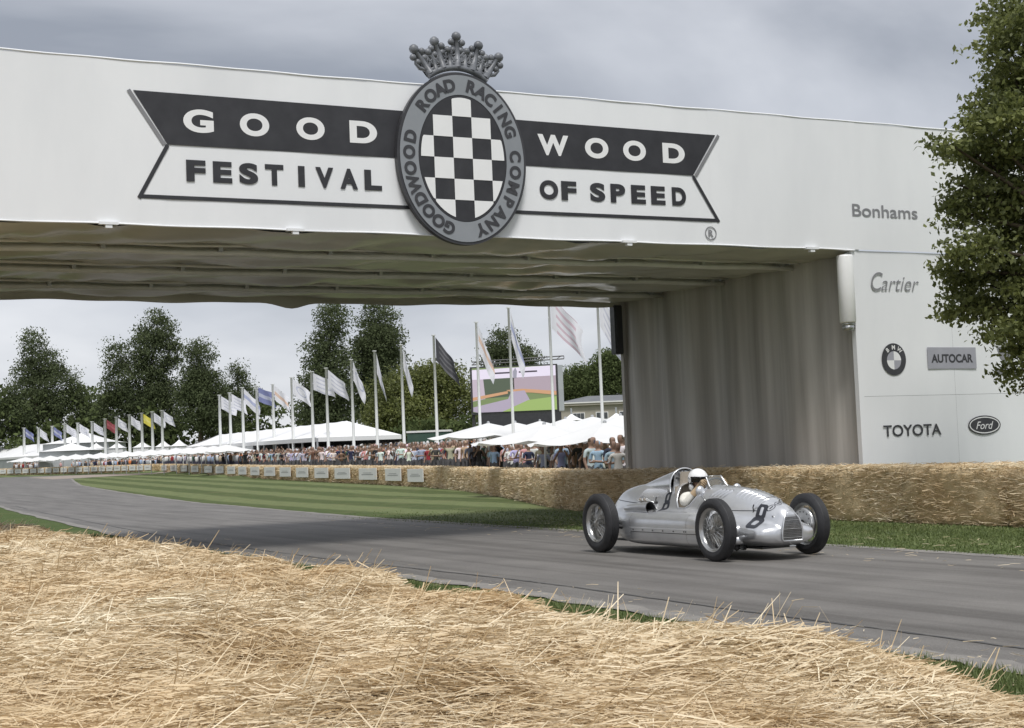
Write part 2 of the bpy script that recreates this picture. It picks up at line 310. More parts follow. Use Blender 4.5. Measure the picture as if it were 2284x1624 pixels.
bm = bmesh.new(); box(bm, (SL, DEP-.03, ZB), (SR, DEP, ZT-.07)); obj('back_sheet', bm, M_white, br)
beams = (1.75, 4.2, 6.6)
for a, b in zip((0,)+beams, beams+(DEP-.05,)):               # sagging cloth between the beams
    def fn(u, v, a=a, b=b):
        s = SL+(SR*0-SL)*u; y = a+(b-a)*v; wr = math.sin(s*2.2+y*2.4+1.5*noise.noise((s*.4, y, 3)))
        return (s, y, ZB+.0 - .09*math.sin(math.pi*v) + .045*wr*math.sin(math.pi*v) + .07*noise.noise((s*.6, y*1.2, 5)) + .06*noise.noise((s*1.6+y*1.4, y-s, 8)))
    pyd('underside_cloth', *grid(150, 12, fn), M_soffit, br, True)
for y in beams:
    for dy, dz, r in ((0, -.12, .055), (.19, -.05, .04), (-.16, -.03, .028)):
        bm = bmesh.new(); tube(bm, [(SL + i*.95, y+dy+.012*math.sin(i*1.9), ZB+dz+.012*math.sin(i*2.3+y)) for i in range(21)] + [(-.02, y+dy, ZB+dz)], r, 6); obj('beam_tube', bm, M_beam, br, True)
    for s in np.arange(-17.5, 0, 1.9):
        bm = bmesh.new(); box(bm, (s-.035, y-.15, ZB-.115), (s+.035, y+.15, ZB-.045)); obj('beam_clamp', bm, M_alu, br)
def val(u, v):
    s = SL + (0-SL)*u; low = 4.86 + .018*math.sin(s*1.3) + .010*math.sin(s*3.7+1) - .16*math.exp(-((s+8.35)/.38)**2)
    return (s, DEP-.02 - .05*noise.noise((s, v*2, 7)) - .12*(1-v)*math.exp(-((s+8.35)/.4)**2), low+(ZB+.1-low)*v)
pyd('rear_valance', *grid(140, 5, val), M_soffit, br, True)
bm = bmesh.new(); tube(bm, [(SL+i*.28, -.03, ZT+.015+.009*math.sin(i*.9)*math.sin(i*.37)) for i in range(95)], .016, 5); obj('edge_rope', bm, M_white, br, True)
bm = bmesh.new(); tube(bm, [(SL+i*.28, -.04, ZB+.0+.006*math.sin(i*.8)) for i in range(69)], .014, 5); obj('hem_cord', bm, M_white, br, True)
for s in (-13.96, -11.09, -5.0, -1.0):
    bm = bmesh.new(); box(bm, (s-.14, -.10, ZB-.02), (s+.14, .0, ZB+.02)); box(bm, (s-.05, -.09, ZB-.07), (s+.05, -.01, ZB-.021)); obj('hem_clip', bm, M_white, br)
# --- printed ribbon on the fascia
FY = -.042
def flat(name, pts, m, y, parent=br):
    return pyd(name, [(s, y, z) for s, z in pts], [tuple(range(len(pts)))], m, parent)
def stroke(p, q, wd):
    p, q = Vector(p), Vector(q); t = (q-p).normalized(); n = Vector((-t.y, t.x))*wd/2; return [p-n, q-n, q+n, p+n]
flat('ribbon_band', [(-13.55, 7.06), (-13.05, 6.265), (-3.58, 6.275), (-3.05, 7.045)], M_black, FY)
flat('ribbon_line', [(-13.5, 5.43), (-13.47, 5.49), (-3.1, 5.51), (-3.05, 5.45)], M_black, FY)
for p, q in (((-13.05, 6.26), (-13.5, 5.43)), ((-3.58, 6.27), (-3.06, 5.45)), ((-13.62, 7.06), (-13.1, 6.26)), ((-2.98, 7.045), (-3.52, 6.27))):
    flat('ribbon_edge', [tuple(v) for v in stroke(p, q, .06)], M_black if p[1] < 7 else M_logo, FY-.002)
def lettering(txt, s, z, m, h=None, wdt=None, bold=.025, y=FY-.003, shear=0, name='lettering', parent=br, space=1, rot=0):
    V, Fc = text_verts(txt, h, wdt, bold, shear, space=space); c, sn = math.cos(rot), math.sin(rot)
    return pyd(name, [(s+p[0]*c-p[1]*sn, y, z+p[0]*sn+p[1]*c) for p in V], Fc, m, parent)
M_print = mat('white_print', (.8, .8, .8), .5, var=(.77, .77, .77), scale=3)
for ch, s in zip('GOODWOOD', (-12.57, -11.69, -10.78, -9.89, -6.42, -5.56, -4.79, -3.97)):
    lettering(ch, s, 6.655, M_print, h=.36, wdt=.47 if ch != 'W' else .60, bold=.045)
for ch, s in zip('FESTIVAL', np.linspace(-12.63, -9.75, 8)):
    lettering(ch, s + (.03 if ch == 'I' else 0), 5.885, M_black, h=.33, bold=.05, wdt=.11 if ch == 'I' else .30)
for ch, s in zip('OFSPEED', (-6.54, -6.15, -5.58, -5.17, -4.75, -4.34, -3.9)):
    lettering(ch, s, 5.88, M_black, h=.33, bold=.05, wdt=.30 if ch not in 'O' else .36)
def disc(cx, cz, a, b, n=40): return [(cx+a*math.cos(2*math.pi*k/n), cz+b*math.sin(2*math.pi*k/n)) for k in range(n)]
def annulus(name, cx, cz, a, b, ai, bi, m, y, parent=br, n=64):
    O_, I_ = disc(cx, cz, a, b, n), disc(cx, cz, ai, bi, n); V = [(s, y, z) for s, z in O_+I_]
    return pyd(name, V, [(k, (k+1) % n, n+(k+1) % n, n+k) for k in range(n)], m, parent)
annulus('registered_ring', -3.25, 5.24, .125, .125, .105, .105, M_logo, FY); lettering('R', -3.25, 5.24, M_logo, h=.13, bold=.03)
# --- sponsors' marks on the tower
ly = -.019
lettering('Bonhams', .84, 5.80, M_logo, wdt=1.62, h=.24, bold=.01, y=FY, name='sponsor_lettering')
lettering('C', .56, 4.44, M_logo, h=.36, wdt=.30, bold=-.005, y=ly, shear=.3, name='sponsor_lettering'); lettering('artier', 1.13, 4.40, M_logo, h=.27, wdt=.95, bold=-.005, y=ly, shear=.35, name='sponsor_lettering')
flat('sponsor_roundel', disc(.87, 2.94, .30, .31), M_logod, ly)
r2 = .175
for k, mm in enumerate((M_print, M_logom, M_print, M_logom)):
    flat('roundel_quarter', [(.87, 2.92)]+[(.87+r2*math.cos(t), 2.92+r2*math.sin(t)) for t in np.linspace(k*math.pi/2, (k+1)*math.pi/2, 9)], mm, ly-.002)
for ch, t in zip('BMW', (128, 90, 52)):
    lettering(ch, .87+.24*math.cos(math.radians(t)), 2.93+.24*math.sin(math.radians(t)), M_print, h=.085, bold=.02, y=ly-.003, rot=math.radians(t-90), name='roundel_letter')
flat('sponsor_plate', [(1.72, 2.75), (2.98, 2.745), (2.98, 3.165), (1.72, 3.17)], M_logom, ly); lettering('AUTOCAR', 2.35, 2.95, M_logod, wdt=1.08, h=.17, bold=.035, y=ly-.003, name='sponsor_lettering')
lettering('TOYOTA', 1.24, 1.57, M_logod, wdt=1.45, h=.22, bold=.015, y=ly, name='sponsor_lettering')
flat('sponsor_oval', disc(3.10, 1.62, .43, .19), M_logod, ly); annulus('oval_line', 3.10, 1.62, .40, .165, .375, .145, M_print, ly-.002); lettering('Ford', 3.10, 1.615, M_print, h=.15, wdt=.46, bold=.0, y=ly-.003, shear=.35, name='sponsor_lettering')
flat('sponsor_emblem', [(3.55, 3.18), (4.0, 3.18), (3.92, 2.95), (3.78, 2.86), (3.63, 2.95)], M_logo, ly); flat('sponsor_plate', [(3.48, 2.62), (4.1, 2.62), (4.1, 2.74), (3.48, 2.74)], M_logo, ly)

# --- round emblem hung on the bridge
em = tag(empty('emblem_sign', MB @ Matrix.Translation((-8.20, -.17, 6.30))), 'large oval grey emblem with a chequered centre and crown, hung on the bridge', 'emblem sign')
A_, B_ = 1.17, 1.435
bm = bmesh.new(); n = 96
ring0 = [bm.verts.new((A_*math.cos(2*math.pi*k/n), 0, B_*math.sin(2*math.pi*k/n))) for k in range(n)]; ring1 = [bm.verts.new((v.co.x, .11, v.co.z)) for v in ring0]
bm.faces.new(ring0[::-1]); bm.faces.new(ring1)
for k in range(n): bm.faces.new((ring0[k], ring0[(k+1) % n], ring1[(k+1) % n], ring1[k]))
bmesh.ops.recalc_face_normals(bm, faces=bm.faces[:]); obj('backing_disc', bm, M_logod, em)
def cz(x): return B_*math.sqrt(max(0, 1-(x/A_)**2))+.06
annulus('grey_ring', 0, 0, 1.125, 1.39, .80, 1.06, M_ringgrey, -.012, em, 96)
flat('dark_centre', disc(0, 0, .79, 1.05, 96), M_black, -.008, em)
sq = .348; ea, eb = .755, 1.01
for i in range(-3, 4):
    for j in range(-4, 4):
        if (i+j) % 2: continue
        bm = bmesh.new(); u0, v0 = (i-.5)*sq, j*sq; P = []
        corners = []
        # clip the square to the oval by sampling its outline
        for t in range(40):
            k, f = divmod(t, 10); f /= 10
            p = [(u0+f*sq, v0), (u0+sq, v0+f*sq), (u0+sq-f*sq, v0+sq), (u0, v0+sq-f*sq)][k]
            q = math.hypot(p[0]/ea, p[1]/eb); corners.append((p, q))
        if min(q for p, q in corners) >= .97: continue
        cc = (u0+sq/2, v0+sq/2); pts = []
        for p, q in corners:
            if q > 1:     # pull to the oval along the line towards an inside corner
                ins = min(corners, key=lambda c: c[1])[0]; lo, hi = 0, 1
                for _ in range(18):
                    md = (lo+hi)/2; x, y = p[0]+(ins[0]-p[0])*md, p[1]+(ins[1]-p[1])*md
                    if math.hypot(x/ea, y/eb) > 1: lo = md
                    else: hi = md
                p = (p[0]+(ins[0]-p[0])*hi, p[1]+(ins[1]-p[1])*hi)
            if not pts or math.dist(p, pts[-1]) > .004: pts.append(p)
        if math.dist(pts[0], pts[-1]) < .004: pts.pop()
        if len(pts) >= 3: flat('white_square', pts, M_print, -.016, em)
def ring_text(txt, t0, t1):
    for ch, t in zip(txt, np.linspace(t0, t1, len(txt))):
        if ch == ' ': continue
        a = math.radians(90-t); x, z = .965*math.cos(a), 1.225*math.sin(a); nrm = math.atan2(z/1.225**2, x/.965**2)
        lettering(ch, x, z, M_logod, h=.215, bold=.045, y=-.02, name='ring_letter', parent=em, rot=nrm-math.pi/2)
ring_text('GOODWOOD', 198, 285); ring_text('ROAD', 314, 348); ring_text('RACING', 12, 66); ring_text('COMPANY', 86, 163)
pyd('crown_plate', *grid(24, 4, lambda u, v: ((u-.5)*1.06*(1+.42*v), .16, cz((u-.5)*1.06)+.02+.28*v+.04*math.sin(u*31)*v)), M_logod, em)
bm = bmesh.new()
for zz, rr in ((.10, .055), (.0, .03), (.17, .028)):
    tube(bm, [(A_*.97*math.cos(t)*.96*(1+zz/2), .08, (B_+zz)*math.sin(t)) for t in np.linspace(math.radians(62), math.radians(118), 24)], rr, 8)
obj('crown_band', bm, M_crown, em, True)
for k, x0 in enumerate((-.50, -.26, 0, .26, .50)):
    lean = x0*1.55; h = (.40, .45, .52, .45, .40)[k]; bm = bmesh.new(); zb = cz(x0)+.05
    tip = Vector((lean, .08, zb+h-.05*abs(x0)))
    base = Vector((x0, .08, zb)); mid = base.lerp(tip, .55)
    tube(bm, [base, mid, tip], [.07, .05, .035], 8)
    ax = (tip-base).normalized(); sd_ = Vector((ax.z, 0, -ax.x))
    for q, rr in ((tip, .085), (tip-ax*.10+sd_*.10, .06), (tip-ax*.10-sd_*.10, .06), (mid+sd_*.07, .055), (mid-sd_*.07, .055), (mid-ax*.17, .075)): ball(bm, q, rr, 2, (1, .8, 1))
    for sg in (-1, 1):
        tube(bm, [base+ax*.05, base+ax*.16+sd_*sg*.11, mid+sd_*sg*.12, mid+ax*.1+sd_*sg*.05], [.035, .035, .03, .02], 6)
    obj('crown_leaf', bm, M_crown, em, True)
for k in range(26):
    x0 = -.50+.04*k; zb = cz(x0)+.05; f = random.uniform(.12, .26); bm = bmesh.new(); c = Vector((x0*(1+f*1.1), .06, zb+f)); rr = random.uniform(.035, .06)
    tube(bm, [c+Vector((rr*math.cos(t), 0, rr*math.sin(t))) for t in np.linspace(0, 6.28, 12, endpoint=False)], .016, 5, closed=True); obj('crown_scroll', bm, M_crown, em, True)
for x0 in (-.39, -.13, .13, .39):
    bm = bmesh.new(); zb = cz(x0)+.05; t = Vector((x0*1.35, .08, zb+.29)); tube(bm, [(x0, .08, zb), (x0*1.12, .08, zb+.16), t], [.055, .04, .03], 7); ball(bm, t, .065, 2)
    for sg in (-1, 1): tube(bm, [(x0, .08, zb+.04), (x0*1.1+sg*.08, .08, zb+.13), (x0*1.2+sg*.07, .1, zb+.25)], .028, 6)
    obj('crown_spike', bm, M_crown, em, True)
# --- white cylinder lamp at the tower corner, black speaker at its far corner
lp = tag(empty('tower_lamp', MB @ Matrix.Translation((-.16, .03, 3.60))), 'white cylindrical lamp mounted on the front corner of the grey tower', 'lamp')
bm = bmesh.new(); lathe(bm, [(.0, 1.34), (.145, 1.33), (.155, 1.30), (.155, .06), (.14, .04), (0, .04)], 28, 'Z'); obj('lamp_body', bm, M_cyl, lp, True)
bm = bmesh.new(); lathe(bm, [(.02, .039), (.12, .038), (.12, .0), (.11, 0), (.11, -.025), (.12, -.03), (.10, -.07), (.09, -.10), (0, -.105)], 24, 'Z'); obj('lamp_lens', bm, M_alu, lp, True)
bm = bmesh.new(); box(bm, (.08, -.04, .3), (.14, .04, .38)); box(bm, (.08, -.04, 1.0), (.14, .04, 1.08)); tag(obj('bracket', bm, M_dark, lp), kind='stuff')
sp = tag(empty('column_speaker', MB @ Matrix.Translation((-.12, DEP+.02, 3.72))), 'black column loudspeaker on the rear corner of the grey tower', 'loudspeaker')
bm = bmesh.new(); box(bm, (-.13, -.12, 0), (.09, .12, 1.18)); bmesh.ops.bevel(bm, geom=bm.edges[:], offset=.02, segments=2, affect='EDGES'); obj('cabinet', bm, M_dark, sp)
bm = bmesh.new(); box(bm, (-.10, -.135, .05), (.06, -.121, 1.13)); obj('grille_cloth', bm, M_logod, sp)

ORD = ('leftmost', 'second', 'third', 'fourth', 'fifth', 'sixth', 'seventh', 'eighth', 'ninth', 'tenth', 'eleventh', 'twelfth', 'thirteenth', 'fourteenth', 'fifteenth', 'sixteenth', 'seventeenth', 'eighteenth', 'nineteenth', 'twentieth', 'twenty-first')
# ------------------------------------------------------------------ far straw wall
def along(P, step):
    P = np.array(P, float); d = np.r_[0, np.cumsum(np.hypot(*np.diff(P, axis=0).T))]; t = np.arange(0, d[-1], step)
    return np.stack([np.interp(t, d, P[:, 0]), np.interp(t, d, P[:, 1])], 1)
def bale_mesh(seed, Lx=2.42, Wy=.85, Hz=1.0):
    bm = bmesh.new(); bmesh.ops.create_cube(bm, size=1); bmesh.ops.subdivide_edges(bm, edges=bm.edges[:], cuts=5, use_grid_fill=True)
    for v in bm.verts:
        p = v.co*2; q = Vector([math.copysign(abs(c)**1.0, c) for c in p]); l = max(abs(c) for c in q)
        sph = q.normalized()*l*1.25; q = q.lerp(sph, .17); s = Vector((q.x*Lx/2, q.y*Wy/2, (q.z+1)/2*Hz))
        nv = noise.noise_vector((s*1.6)+Vector((seed*7.1, 0, 0))); s += Vector((nv.x*.03, nv.y*.09, nv.z*.06*(1 if s.z > .2 else 0))); v.co = s
    me = bpy.data.meshes.new('bale'); bm.to_mesh(me); bm.free(); me.materials.append(M_bale); me.polygons.foreach_set('use_smooth', [True]*len(me.polygons)); return me
bales = [bale_mesh(i) for i in range(6)]
def straw_strands(P, yaw, pitch, length, hw, tone, name, parent=None):
    """bent two-segment flat strands centred on P"""
    n = len(P); d = np.stack([np.cos(yaw)*np.cos(pitch), np.sin(yaw)*np.cos(pitch), np.sin(pitch)], 1)
    rnd = rs.normal(size=(n, 3)); sdv = np.cross(d, rnd); sdv /= np.linalg.norm(sdv, axis=1)[:, None]+1e-9; bend = np.cross(d, sdv)*(length*rs.uniform(-.16, .16, n))[:, None]
    h = (length/2)[:, None]; hw = np.broadcast_to(hw, n)[:, None]
    V = np.stack([P-d*h-sdv*hw, P-d*h+sdv*hw, P+bend-sdv*hw, P+bend+sdv*hw, P+d*h-sdv*hw*.6, P+d*h+sdv*hw*.6], 1).reshape(-1, 3)
    b = np.arange(n)[:, None]*6; Fc = np.concatenate([b+[0, 1, 3, 2], b+[2, 3, 5, 4]], 0)
    return tag(np_mesh(name, V, Fc, M_straw, parent, np.repeat(tone, 6)), kind='stuff')
def straw_wall(P, label):
    root = tag(empty('straw_bale_wall', (0, 0, 0)), label, 'straw wall'); q = along(P, 2.42)
    pts, yaws = [], []
    for i in range(len(q)-1):
        a, b = q[i], q[i+1]; t = (b-a)/np.linalg.norm(b-a); nrm = np.array([t[1], -t[0]]); c = (a+b)/2 + nrm*.43
        o = bpy.data.objects.new('bale', bales[i % 6]); COL.objects.link(o); o.parent = root; ang = math.atan2(t[1], t[0])
        o.location = (c[0]+random.uniform(-.05, .05)*nrm[0], c[1]+random.uniform(-.05, .05)*nrm[1], .01*max(0, c[1]-60)-.03); o.rotation_euler = (random.uniform(-.02, .02), random.uniform(-.02, .02), ang+random.uniform(-.015, .015)+(math.pi if i % 2 else 0)); o.scale = (1, 1, random.uniform(.90, .97))
        dist = math.hypot(*c); n = int(min(2600, 70000/dist))
        u = rs.uniform(-1.25, 1.25, n); k = rs.rand(n); front = k < .55
        z = np.where(front, rs.uniform(.0, .95, n), .93+rs.normal(0, .02, n)); off = np.where(front, rs.normal(-.02, .03, n), rs.uniform(0, .82, n))
        pts.append(np.stack([(a+b)[0]/2+t[0]*u+nrm[0]*off, (a+b)[1]/2+t[1]*u+nrm[1]*off, z+.01*max(0, c[1]-60)], 1)); yaws.append(np.where(rs.rand(n) < .75, ang+rs.normal(0, .35, n), rs.uniform(0, 6.3, n)))
    pts = np.concatenate(pts); yaws = np.concatenate(yaws); n = len(pts); dd = np.hypot(pts[:, 0], pts[:, 1])
    straw_strands(pts, yaws, rs.normal(0, .16, n), rs.uniform(.10, .30, n), .0018+.00013*dd, np.clip(rs.beta(1.9, 1.3, n)+.12*(pts[:, 2] > .90), 0, 1), 'loose_straw', root)
    return root
straw_wall(WALL, 'long golden straw bale wall along the far side of the road and lawn')
WALL2 = [(-44.5, 185), (-60, 202), (-79, 224), (-110, 250), (-150, 275)]
straw_wall(WALL2, 'distant straw bale wall with white boards beyond the side path at left')
# sponsor boards on the wall
def wall_hit(px, P):
    v = ray(px, 1040); P = np.array(P)
    for a, b in zip(P, P[1:]):
        A = np.array([[v.x, a[0]-b[0]], [v.y, a[1]-b[1]]]); t, s = np.linalg.solve(A, a)
        if 0 <= s <= 1 and t > 0: return a+(b-a)*s, math.atan2(*(b-a)[::-1])
M_board = mat('white_board', (.78, .77, .75), .5, var=(.7, .69, .68), scale=2)
def board(first=[None]):
    root = empty('advertising_board', (0, 0, 0)); bm = bmesh.new(); box(bm, (-.46, -.02, 0), (.46, .02, .62)); bmesh.ops.bevel(bm, geom=bm.edges[:], offset=.006, segments=1, affect='EDGES'); obj('panel', bm, M_board, root)
    for z0, z1, wd in ((.27, .30, .30), (.36, .38, .22)):
        bm = bmesh.new(); box(bm, (-wd, -.027, z0), (wd, -.022, z1)); obj('print_line', bm, M_logo, root)
    return root
bproto = board(); used = False
for P, pxs, grp, lab in ((WALL, (368, 389, 413, 437, 467, 493, 519, 544, 572, 605, 640, 678, 721, 768, 825, 882, 932), 'white boards on the straw wall across the lawn', 'small white board on the lawn-side straw wall, {} from the left'),
                    (WALL2, list(range(8, 335, 17)), 'white boards on the distant straw wall', 'tiny white board on the distant straw wall, {} from the left')):
    for n_b, px in enumerate(pxs):
        h = wall_hit(px, P)
        if h is None: continue
        c, a = h; nb_ = wall_hit(pxs[n_b-1] if n_b else pxs[1], P); gap_ = .5*np.linalg.norm(nb_[0]-c)+.5*np.linalg.norm((wall_hit(pxs[n_b+1], P) if n_b+1 < len(pxs) and wall_hit(pxs[n_b+1], P) else nb_)[0]-c) if nb_ else 3.5; o = bproto if not used else copy_tree(bproto); used = True
        t = Vector((math.cos(a), math.sin(a))); nv = Vector((-t.y, t.x)); o.location = (c[0]+nv.x*.14, c[1]+nv.y*.14, .01*max(0, c[1]-60)+.24); o.rotation_euler = (0, 0, a+math.pi); o.scale = (min(5.5, gap_*(.66 if P is WALL else .8))/.92, 1, 1)
        l2 = lab.format(ORD[n_b])
        if px == 932: l2 = 'white advertising board nearest the bridge tower, last on the straw wall'
        tag(o, l2, 'board', grp)

# ------------------------------------------------------------------ trees
M_leaf = mat('leaf_dark', (.075, .100, .040), .9, tone=(.19, .235, .095), trans=.38, spec=.1, var=(.10, .125, .052), scale=.12)
M_leafb = mat('leaf_blue_green', (.076, .098, .050), .9, tone=(.185, .22, .11), trans=.38, spec=.1, var=(.10, .12, .062), scale=.12)
M_leafl = mat('leaf_bright', (.08, .10, .028), .55, tone=(.36, .39, .13), trans=.45, var=(.12, .135, .045), scale=.2)
def leaf_cloud(P, size, tone):
    n = len(P); a = rs.normal(size=(n, 3)); a /= np.linalg.norm(a, axis=1)[:, None]; b = np.cross(a, rs.normal(size=(n, 3))); b /= np.linalg.norm(b, axis=1)[:, None]; s = (size*rs.uniform(.6, 1.35, n))[:, None]
    c = np.cross(a, b)
    V = np.stack([P-a*s*.5, P-a*s*.05+b*s*.28+c*s*.06, P+a*s*.5, P-a*s*.05-b*s*.28+c*s*.06], 1).reshape(-1, 3); i = np.arange(n)[:, None]*4
    return V, i+np.arange(4), np.repeat(tone, 4)
def crown_points(blobs, n, clump, spread):
    """leaf positions in clumps near the surface of several ellipsoids"""
    vol = np.array([b[3]*b[4]*b[5] for b in blobs])**.75; k = rs.choice(len(blobs), max(8, n//clump), p=vol/vol.sum()); B = np.array(blobs)[k]
    d = rs.normal(size=(len(k), 3)); d /= np.linalg.norm(d, axis=1)[:, None]; r = rs.uniform(.55, 1.04, len(k))[:, None]; c = B[:, :3]+d*r*B[:, 3:]
    tone = np.clip(rs.beta(2, 2.4, len(k))*.9, 0, 1); j = rs.randint(0, len(c), n); sp_ = np.array(spread); P = c[j]+np.clip(rs.normal(size=(n, 3)), -1.7, 1.7)*sp_*rs.uniform(.6, 1.3, len(c))[j][:, None]
    return P, np.clip(tone[j]+rs.normal(0, .16, n), 0, 1)
def tree(name, label, cat, base, blobs, n, leaf, m, clump=45, spread=None, trunk_r=.4, group=None, flat_=.55):
    base = Vector(base); root = tag(empty(name, base), label, cat, group); top = max(b[2]+b[5]*.5 for b in blobs); sp_ = spread or leaf*1.4
    bm = bmesh.new(); cx = sum(b[0] for b in blobs)/len(blobs)*.3
    tube(bm, [(0, 0, -.5), (cx*.1, 0, top*.15), (cx*.5, .1, top*.4), (cx, 0, top*.75)], [trunk_r*1.2, trunk_r, trunk_r*.75, trunk_r*.25], 8)
    for b in blobs:
        z0 = min(top*.5, max(top*.12, b[2]-b[5])); tube(bm, [(cx*.4, 0, z0*.7), (b[0]*.5, b[1]*.5, (z0+b[2])/2), (b[0], b[1], b[2]+b[5]*.3)], [trunk_r*.45, trunk_r*.3, trunk_r*.1], 5)
    tag(obj('trunk', bm, M_bark, root, True), kind=None)
    P, t = crown_points(blobs, n, clump, (sp_, sp_, sp_*flat_)); V, Fc, tt = leaf_cloud(P, leaf, t); np_mesh('crown', V, Fc, m, root, tt)
    return root
def far_tree(name, label, Yd, cols, m, leaf=.62, n=7000, group=None, cat='tree'):
    """cols: ellipses in pixels (cx, cy, rx, ry) -> blobs at distance Yd"""
    sc = Yd/F_PX; bx = at(cols[0][0], 1000, Yd); gb = g1(bx.x, Yd); base = Vector((bx.x, Yd, gb)); blobs = []
    for cx, cy, rx, ry in cols:
        p = at(cx, cy, Yd); r = rx*sc; blobs.append((p.x-base.x, random.uniform(-.25, .25)*r, p.z-gb, r, r*.9, ry*sc))
    return tree(name, label, cat, base, blobs, int(n*2.8), leaf*.58, m, 60, leaf*1.35, .5, group)
far_tree('conifer_tree', 'broad dark tree with a narrow round top at the far left', 262, [(72, 905, 55, 70), (72, 768, 26, 32), (62, 830, 28, 42), (25, 925, 45, 60), (130, 860, 50, 50), (105, 815, 34, 40), (160, 925, 55, 55), (200, 950, 35, 40)], M_leafb, .7, 13000)
far_tree('cedar_tree', 'tallest dense tree with a wide crown behind the far flags', 258, [(335, 920, 60, 80), (350, 735, 44, 42), (340, 790, 50, 55), (325, 860, 52, 60), (262, 795, 26, 40), (262, 850, 30, 55), (382, 790, 22, 40), (255, 920, 40, 60), (378, 885, 30, 55)], M_leafb, .7, 15000)
far_tree('broadleaf_tree', 'medium rounded tree right of the tallest far tree', 250, [(448, 900, 46, 75), (446, 792, 30, 32), (448, 840, 32, 42), (435, 870, 32, 50), (475, 885, 28, 55), (490, 930, 40, 50)], M_leafb, .65, 10000)
far_tree('slender_tree', 'small slender tree top left of the long marquee', 262, [(532, 830, 18, 24), (530, 880, 30, 40), (520, 930, 45, 50), (560, 900, 30, 40)], M_leafb, .6, 5000)
far_tree('tall_tree', 'tall ragged tree left of its twin behind the white flags', 200, [(735, 880, 55, 70), (740, 715, 34, 40), (730, 775, 40, 45), (700, 790, 28, 34), (750, 830, 40, 50), (712, 850, 40, 45), (725, 930, 60, 50)], M_leafb, .58, 11000)
far_tree('tall_tree', 'tall upright tree right of its twin behind the white flags', 205, [(838, 880, 50, 70), (842, 715, 38, 45), (838, 775, 44, 50), (870, 760, 30, 40), (815, 800, 30, 45), (850, 840, 42, 50), (880, 800, 22, 26)], M_leafb, .58, 12000)
far_tree('round_tree', 'low wide bright green bush-like tree left of the big screen', 150, [(935, 920, 90, 60), (925, 865, 70, 50), (985, 850, 52, 42), (880, 900, 55, 60), (1020, 900, 45, 60), (850, 940, 45, 40), (960, 840, 45, 32)], M_leafl, .5, 15000)
far_tree('background_tree', 'dark tree standing behind the top of the big screen', 230, [(1135, 880, 60, 70), (1120, 770, 38, 36), (1150, 800, 38, 34), (1170, 810, 28, 30), (1105, 810, 30, 40)], M_leafb, .6, 8000)
far_tree('background_tree', 'mid green tree behind the grey-roofed house beside the tower', 210, [(1365, 860, 40, 60), (1362, 815, 36, 34), (1385, 850, 30, 50), (1340, 860, 28, 40)], M_leaf, .6, 7000)
far_tree('background_tree', 'dark rounded tree right of the screen above the house roof', 215, [(1285, 870, 45, 40), (1300, 845, 36, 30), (1262, 868, 30, 34), (1325, 870, 30, 34)], M_leaf, .6, 6500)
# a continuous far wood below the tall crowns
blb = []
for px in range(-500, 2800, 30):
    top = 935+18*math.sin(px*.021)+14*math.sin(px*.06) - (20 if px < 250 else 0)
    p = at(px, top+25, 262); blb.append((p.x, 262+random.uniform(-6, 6), p.z, 3.6, 4, 6.5))
    p = at(px, 1000, 258); blb.append((p.x, 258, p.z, 3.6, 4, 4.5))
P, t = crown_points(blb, 70000, 45, (1.1, 1.1, .7)); V, Fc, tt = leaf_cloud(P, .95, t)
wood = tag(np_mesh('far_wood', V, Fc, M_leaf, None, tt), 'dark band of distant woodland behind tents and flags', 'woodland', None, 'stuff')
# near tree on the right
NTX, NTY = 9.5, 23.6; nb = []
for px, py, r in ((2290, 60, 95), (2300, 180, 120), (2270, 280, 130), (2225, 330, 95), (2290, 400, 150), (2170, 350, 80), (2120, 330, 55), (2200, 450, 110), (2130, 480, 65), (2290, 560, 160), (2180, 560, 90), (2120, 610, 55), (2200, 650, 100), (2150, 690, 60), (2280, 690, 120), (2240, 740, 70), (2290, 780, 60), (2268, 830, 40), (2272, 865, 22), (2255, 30, 100), (2235, 130, 85), (2190, 240, 65), (2260, 220, 90), (2180, 280, 60), (2140, 420, 50), (2250, 170, 60), (2390, 200, 200), (2400, 450, 220), (2400, 650, 200), (2420, 0, 200), (2360, 790, 90)):
    yy = NTY+random.uniform(-.6, .8); p = at(px, py, yy); r *= NTY/F_PX; nb.append((p.x-NTX, yy-NTY, p.z, r*.8, r*.8, r*.5))
tree('lime_tree', 'large leafy tree in front of the white tower at the right edge', 'tree', (NTX, NTY, g1(NTX, NTY)), nb, 58000, .10, M_leafl, 30, .15, .15, None, .45)

